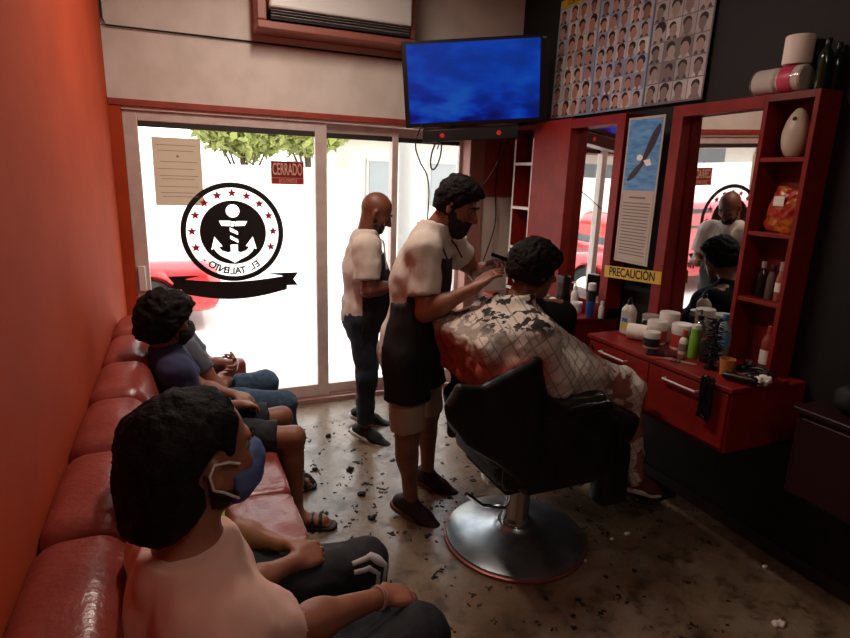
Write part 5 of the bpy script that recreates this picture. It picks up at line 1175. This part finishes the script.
def clump(name, label, c, r, n, m, seed, parent=None, hang=0, cat='cable', rr=.004):
    rg = random.Random(seed); g = G()
    for i in range(n):
        ph = rg.uniform(0, 6.28); a = rg.uniform(.5, 1) * r[0]; b = rg.uniform(.5, 1)*r[1]; z = rg.uniform(-.5, .5)*r[2]; tl = rg.uniform(-1, 1)
        if hang: pts = [V(c[0]+rg.uniform(-.3, .3)*r[0], c[1]+b*math.cos(t_+ph*.2)*.8, c[2]+r[2]*math.sin(t_+ph)*rg.uniform(.9, 1)) for t_ in [k*math.pi/8 for k in range(17)]]
        else: pts = [V(c[0]+a*math.cos(t_+ph), c[1]+b*math.sin(t_+ph), max(c[2]+rr, c[2]+z*.5+r[2]*.5+.25*r[2]*math.sin(2*t_+tl))) for t_ in [k*math.pi/8 for k in range(15)]]
        g.tube(pts, rr, 6)
    return tag(g.build(name, m), label, cat)
clump('clipper_cord', 'tangle of black clipper cords piled at the near end of the counter', (2.33, 1.64, Z), (.09, .09, .035), 9, BLACK, 5, rr=.005)
clump('hanging_cord', 'bundle of black clipper cords hanging over the near end of the counter front', (2.07, 1.66, .86), (.022, .045, .10), 9, BLACK, 6, hang=1, rr=.006)
def clipper(p, d, label, m=BLACK):
    t = thing('hair_clipper', label, 'hair clipper', p); p = V(*p); d = nrm(d); s_ = nrm(np.cross(d, V(0,0,1)))
    sbuild('body', [cone(p + V(0,0,.021) - d*.06, p + V(0,0,.022) + d*.05, .017, .021, k=.01)], m, t, h=.005)
    g = G(); g.obox(p + V(0,0,.024) + d*.078, d*.012, s_*.02, V(0,0,.004)); g.build('blade', CHROME, t)
    g = G(); g.obox(p + V(0,0,.042), d*.015, s_*.005, V(0,0,.002)); g.build('switch', REDL, t)
clipper((2.20, 1.61, Z), (.4, -1, 0), 'black hair clipper beside the amber cup'); clipper((2.40, 1.74, Z), (.9, .5, 0), 'black hair clipper by the shelf tower foot')
t = thing('hair_brush', 'round black bristled brush standing on the near counter', 'brush', (2.24, 1.80, Z)); g = G(); g.lathe([(.03, 0), (.03, .01), (.012, .02), (.012, .22), (.006, .23)], V(2.24, 1.80, Z), 16); g.build('handle', BLACK, t)
rg = random.Random(9); g = G()
for i in range(240): a = rg.uniform(0, 6.28); z = rg.uniform(.04, .24); r_ = rg.uniform(.03, .05); p = V(2.24, 1.80, Z+z); q = V(math.cos(a), math.sin(a), rg.uniform(-.3, .3)); g.tube([p + q*.008, p + q*r_], .0022, 4)
g.build('bristles', BLACKM, t)
tub('dark glass tub by the bristled brush', (2.31, 1.89, Z), .03, .11, mat('dark_tub', '#1b1414', .3), BLACK)
t = thing('phone', 'dark phone lying on the near counter edge', 'phone', (2.19, 2.03, Z)); g = G(); g.obox(V(2.19, 2.05, Z+.006), V(.03, .03, 0), V(-.05, .05, 0)*1, V(0,0,.004)); g.build('housing', BLACK, t, bevel=.003)
g = G(); g.obox(V(2.19, 2.05, Z+.0105), V(.026, .026, 0), V(-.046, .046, 0), V(0,0,.0004)); g.build('screen', mat('phone_glass', '#1a1c20', .08), t)
def comb(p, d, label, m, L=.16):
    t = thing('comb', label, 'comb', p); p = V(*p)+V(0,0,.003); d = nrm(d); s_ = nrm(np.cross(d, V(0,0,1))); g = G(); g.obox(p, d*L/2, s_*.005, V(0,0,.002)); g.build('spine', m, t); g = G()
    for i in range(20): g.obox(p + d*(-L/2+.006+i*L/21) + s_*.014, d*.0014, s_*.011, V(0,0,.0012))
    g.build('teeth', m, t)
comb((2.185, 1.93, Z), (.5, -1, 0), 'pale comb lying at the front of the near counter', mat('pale_comb', '#a8958c', .4)); comb((2.14, 2.0, Z), (1, -.4, 0), 'dark red comb lying beside the pale one', REDL, .12)
t = thing('scissors', 'steel scissors beside the combs on the near counter', 'scissors', (2.23, 1.96, Z)); p = V(2.22, 1.95, Z+.004)
g = G(); g.obox(p, V(.045, .03, 0), V(-.002, .004, 0), V(0,0,.0012)); g.obox(p + V(0,0,.002), V(.05, .015, 0), V(-.001, .004, 0), V(0,0,.0012)); g.build('blades', CHROME, t); g = G()
for q in (V(-.06, -.03, 0), V(-.065, -.012, 0)): g.tube([p + q + V(.014*math.cos(a), .012*math.sin(a), 0) for a in [i*math.pi/6 for i in range(12)]], .0025, 6, closed=True)
g.build('finger_rings', BLACK, t)
t = thing('crumpled_tissue', 'white tissue lying among the clipper cords', 'tissue', (2.27, 1.565, Z)); sbuild('sheet', [ell((2.27, 1.565, Z+.02), (.05, .035, .018), k=.01)], PAPER, t, h=.006, noise=((.016, 30), (.008, 80)))
# tower items
zs = (1.891, 1.561, 1.251, CT)
p = V(2.525, 1.785, zs[0]); t = thing('ceramic_vase', 'cream egg-shaped ceramic holder with a dark hole on the top shelf', 'vase', p)
sbuild('body', [ell(p + V(0,0,.07), (.046, .055, .078), k=.02), ell(p + V(0, 0, .145), (.034, .036, .065), k=.06)], mat('cream_ceramic', '#c2b2a0', .4), t, h=.006, clips=[plane(p, (0,0,-1))])
g = G(); g.lathe([(.009, 0), (.009, .004)], p + V(-.037, -.008, .16), 14, 0, (-1, 0, .25)); g.build('hole', BLACKM, t)
p = V(2.525, 1.775, zs[1]); t = thing('snack_bag', 'orange and red crisp bag on the second shelf', 'bag', p)
sbuild('pouch', [ell(p + V(0, 0, .10), (.03, .065, .098), np.array([V(1,0,0), nrm(V(0,1,.25)), nrm(V(0,-.25,1))]), k=.02), rbox(p + V(0, 0, .10), (.012, .07, .098), np.array([V(1,0,0), nrm(V(0,1,.2)), nrm(V(0,-.2,1))]), rad=.008, k=.03)],
       mat('snack_foil', '#b5651e', .3, col2='#a5261c', scale=22, mix=(.45, .52)), t, h=.006, clips=[plane(p, (0,0,-1))], noise=((.008, 40),))
g = G(); g.obox(p + V(-.036, .01, .14), V(.001, 0, 0), V(0, .025, .0), V(0, 0, .022)); g.build('white_emblem', PAPER, t, bevel=.005)
bottle('dark slim bottle, left on the third shelf', (2.53, 1.83, zs[2]), .022, .17, mat('dark_bottle', '#1c1210', .15), mat('cap_grey', '#9a908a', .3), .4, .5, .15)
bottle('grey bottle in the middle of the third shelf', (2.53, 1.782, zs[2]), .02, .16, mat('grey_bottle', '#5d4f49', .4), BLACK, .6, .7, .15)
bottle('pinkish bottle, right on the third shelf', (2.53, 1.735, zs[2]), .021, .18, mat('pink_bottle', '#9c5a50', .4), mat('cap_pale', '#a89c94', .3), .6, .7, .2, (PAPER, .3, .6))
bottle('red-topped bottle with white label on the lowest shelf', (2.53, 1.74, zs[3]), .03, .2, mat('rose_bottle', '#8c3a34', .4), REDL, .5, .5, .15, (PAPER, .1, .5))
# on top of the tower
zt = 2.161
t = thing('toilet_paper_pack', 'plastic-wrapped pack of toilet rolls with a pink label on top of the shelf tower', 'toilet paper', (2.53, 1.9, zt))
p = V(2.525, 1.91, zt+.061)
for i, yy in enumerate((-.072, .045)): g = G(); g.lathe([(.018, -.056), (.05, -.056), (.057, -.048), (.058, .048), (.05, .056), (.018, .056)], p + V(0, yy, 0), 28, 0, (0, 1, 0)); g.build('roll', PAPER, t)
g = G(); g.lathe([(.035, -.134), (.0592, -.130), (.0595, .104), (.035, .112)], p, 32, 0, (0, 1, 0)); g.build('wrapper', pane_mat('wrap_film', '#ececec', .1, .12), t)
g = G(); g.lathe([(.0598, -.09), (.0605, -.085), (.0605, -.035), (.0598, -.03)], p, 32, 0, (0, 1, 0)); g.build('pink_label', mat('pink_label', '#c2375a', .4), t)
t = thing('paper_towel_roll', 'white paper roll standing on the toilet paper pack', 'paper roll', (2.53, 1.845, zt+.122)); g = G(); g.lathe([(.02, 0), (.055, 0), (.057, .005), (.057, .11), (.055, .115), (.02, .115)], V(2.53, 1.845, zt+.122), 32); g.build('roll', PAPER, t)
bottle('dark green glass bottle at the end of the shelf top', (2.51, 1.705, zt), .026, .2, DKG, BLACK, .4, .5, .1); bottle('second green glass bottle, farther from the edge of the shelf top', (2.575, 1.70, zt), .024, .19, DKG, BLACK, .4, .5, .1)
# far counter items
def far_items():
    bottle('aerosol can with white cap, black and blue body, on the far counter', (2.37, 2.83, Z), .027, .215, mat('blue_can', '#24468c', .4), WHITEP, .95, .95, .2, (mat('black_band', '#191b22', .5), .6, .98), name='aerosol_can')
    bottle('small white bottle beside the blue aerosol can', (2.41, 2.83-.06, Z), .018, .11, WHITEP, WHITEP, .5, .6, .15)
    t = thing('towel_roll', 'rolled white towel on the far counter', 'towel', (2.27, 3.05, Z)); g = G(); g.lathe([(.01, -.08), (.034, -.08), (.036, 0), (.034, .08), (.01, .08)], V(2.27, 3.06, Z+.036), 24, 0, (.4, 1, 0)); g.build('roll', PAPER, t)
    t = thing('speaker', 'small upright black speaker at the back of the far counter', 'speaker', (2.40, 3.16, Z)); g = G(); g.box((2.37, 3.12, Z), (2.43, 3.2, Z+.21)); g.build('cabinet', BLACK, t, bevel=.01)
    for z in (.06, .14): g = G(); g.lathe([(.022, 0), (.02, .003), (.006, .001)], V(2.37, 3.16, Z+z), 18, 0, (-1, 0, 0)); g.build('driver', BLACKM, t)
    t = thing('towel_stack', 'crumpled white patterned cloth on the far counter behind the customer', 'cloth', (2.25, 3.22, Z)); sbuild('cloth', [ell((2.25, 3.22, Z+.05), (.06, .07, .07), k=.01)], mat('checked_cloth', '#b5aca6', .8, col2='#6f6a68', scale=30, mix=(.5, .54)), t, h=.008, clips=[plane((0,0,Z), (0,0,-1))], noise=((.03, 22), (.01, 60)))
    clipper((2.17, 2.92, Z), (.3, -1, 0), 'black hair clipper at the front of the far counter'); comb((2.16, 2.99, Z), (.3, -1, 0), 'black comb on the far counter', BLACK)
    bottle('white pump bottle in front of the small mirror', (2.40, 3.03, Z), .025, .16, WHITEP, WHITEP, .4, .5, .1, pump=True)
    tub('white tub near the small mirror', (2.36, 2.95, Z), .035, .07, WHITEP, WHITEP)
far_items()
# ------------------------------------------------------------------ third, maroon counter at right
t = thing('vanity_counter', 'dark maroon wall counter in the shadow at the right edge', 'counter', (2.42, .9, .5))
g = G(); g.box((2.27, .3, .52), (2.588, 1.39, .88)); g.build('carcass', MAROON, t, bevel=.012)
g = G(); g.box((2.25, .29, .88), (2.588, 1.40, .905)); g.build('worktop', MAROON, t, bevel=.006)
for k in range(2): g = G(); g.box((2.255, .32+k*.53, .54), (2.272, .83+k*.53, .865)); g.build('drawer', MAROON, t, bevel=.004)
t = thing('bag', 'black bag slumped on the dark maroon counter', 'bag', (2.42, 1.15, .905)); sbuild('pouch', [rbox((2.42, 1.17, .96), (.1, .15, .055), rad=.05, k=.03)], BLACKM, t, h=.012, noise=((.015, 15),))
# ------------------------------------------------------------------ floor litter
HC = mat('hair_clippings', '#120e0c', .9); g = G(); rg = random.Random(21)
for i in range(420):
    q = rg.random()
    if q < .55: x, y = rg.gauss(1.45, .55), rg.gauss(2.1, .5)
    elif q < .85: x, y = rg.uniform(.6, 2.5), rg.uniform(1.1, 3.9)
    else: x, y = rg.gauss(.85, .15), rg.gauss(2.9, .5)
    if not (.45 < x < 2.55 and .9 < y < 4.1): continue
    a = rg.uniform(0, 6.28); L = rg.uniform(.003, .012); n = rg.choice((1, 1, 2, 4))
    for k in range(n): b = a + rg.uniform(-.8, .8); px, py = x + rg.uniform(-.015, .015)*(n > 1), y + rg.uniform(-.015, .015)*(n > 1); g.obox((px, py, .002), V(math.cos(b), math.sin(b), 0)*L, V(-math.sin(b), math.cos(b), 0)*L*rg.uniform(.2, .6), V(0, 0, .002))
o = g.build('hair_clippings', HC, smooth=False); tag(o, 'dark hair clippings scattered over the concrete floor', 'hair', kind='stuff')
def scrap(x, y, r, label, seed, z=0): 
    o = sbuild('paper_scrap', [ell((x, y, z+r*.3), (r, r*.6, r*.35), k=.005)], PAPER, None, (x, y, z), h=r/5, clips=[plane((0,0,z), (0,0,-1))], noise=((r*.5, 40), (r*.2, 100))); tag(o, label, 'paper scrap')
for i, (px, py, r, lb) in enumerate(((778, 626, .028, 'largest crumpled white paper scrap on the floor at lower right'), (765, 567, .014, 'small white paper scrap on the floor, farther back than the largest one at lower right'), (612, 540, .013, 'small white scrap just right of the chair base'), (627, 534, .016, 'bent white scrap below the customer\'s shoe'), (652, 484, .03, 'crumpled white tissue beside the customer\'s shoe'), (585, 561, .011, 'white scrap at the right rim of the chair base'), (553, 511, .010, 'white scrap beyond the chair base'), (580, 506, .009, 'tiny white scrap behind the chair base'))):
    d = CR @ V(px-425, 319-py, -FPX); tt = -CAMZ/d[2]; scrap(d[0]*tt, d[1]*tt, r, lb, i)
for i, (px, py) in enumerate(((350, 470), (362, 495), (328, 437), (372, 519), (315, 470))):
    d = CR @ V(px-425, 319-py, -FPX); tt = -CAMZ/d[2]; x, y = d[0]*tt, d[1]*tt
    o = sbuild('hair_tuft', [ell((x, y, .008), (.026-.002*i, .02, .012), k=.005)], HC, None, (x, y, 0), h=.005, clips=[plane((0,0,0), (0,0,-1))], noise=((.012, 60),)); tag(o, ['tuft of cut hair left of the barber\'s near shoe, largest of the row', 'tuft of cut hair between the sofa and the barber\'s shoe', 'tuft of cut hair nearest the door sill', 'tuft of cut hair nearest the camera', 'tuft of cut hair closest to the sandals'][i], 'hair')
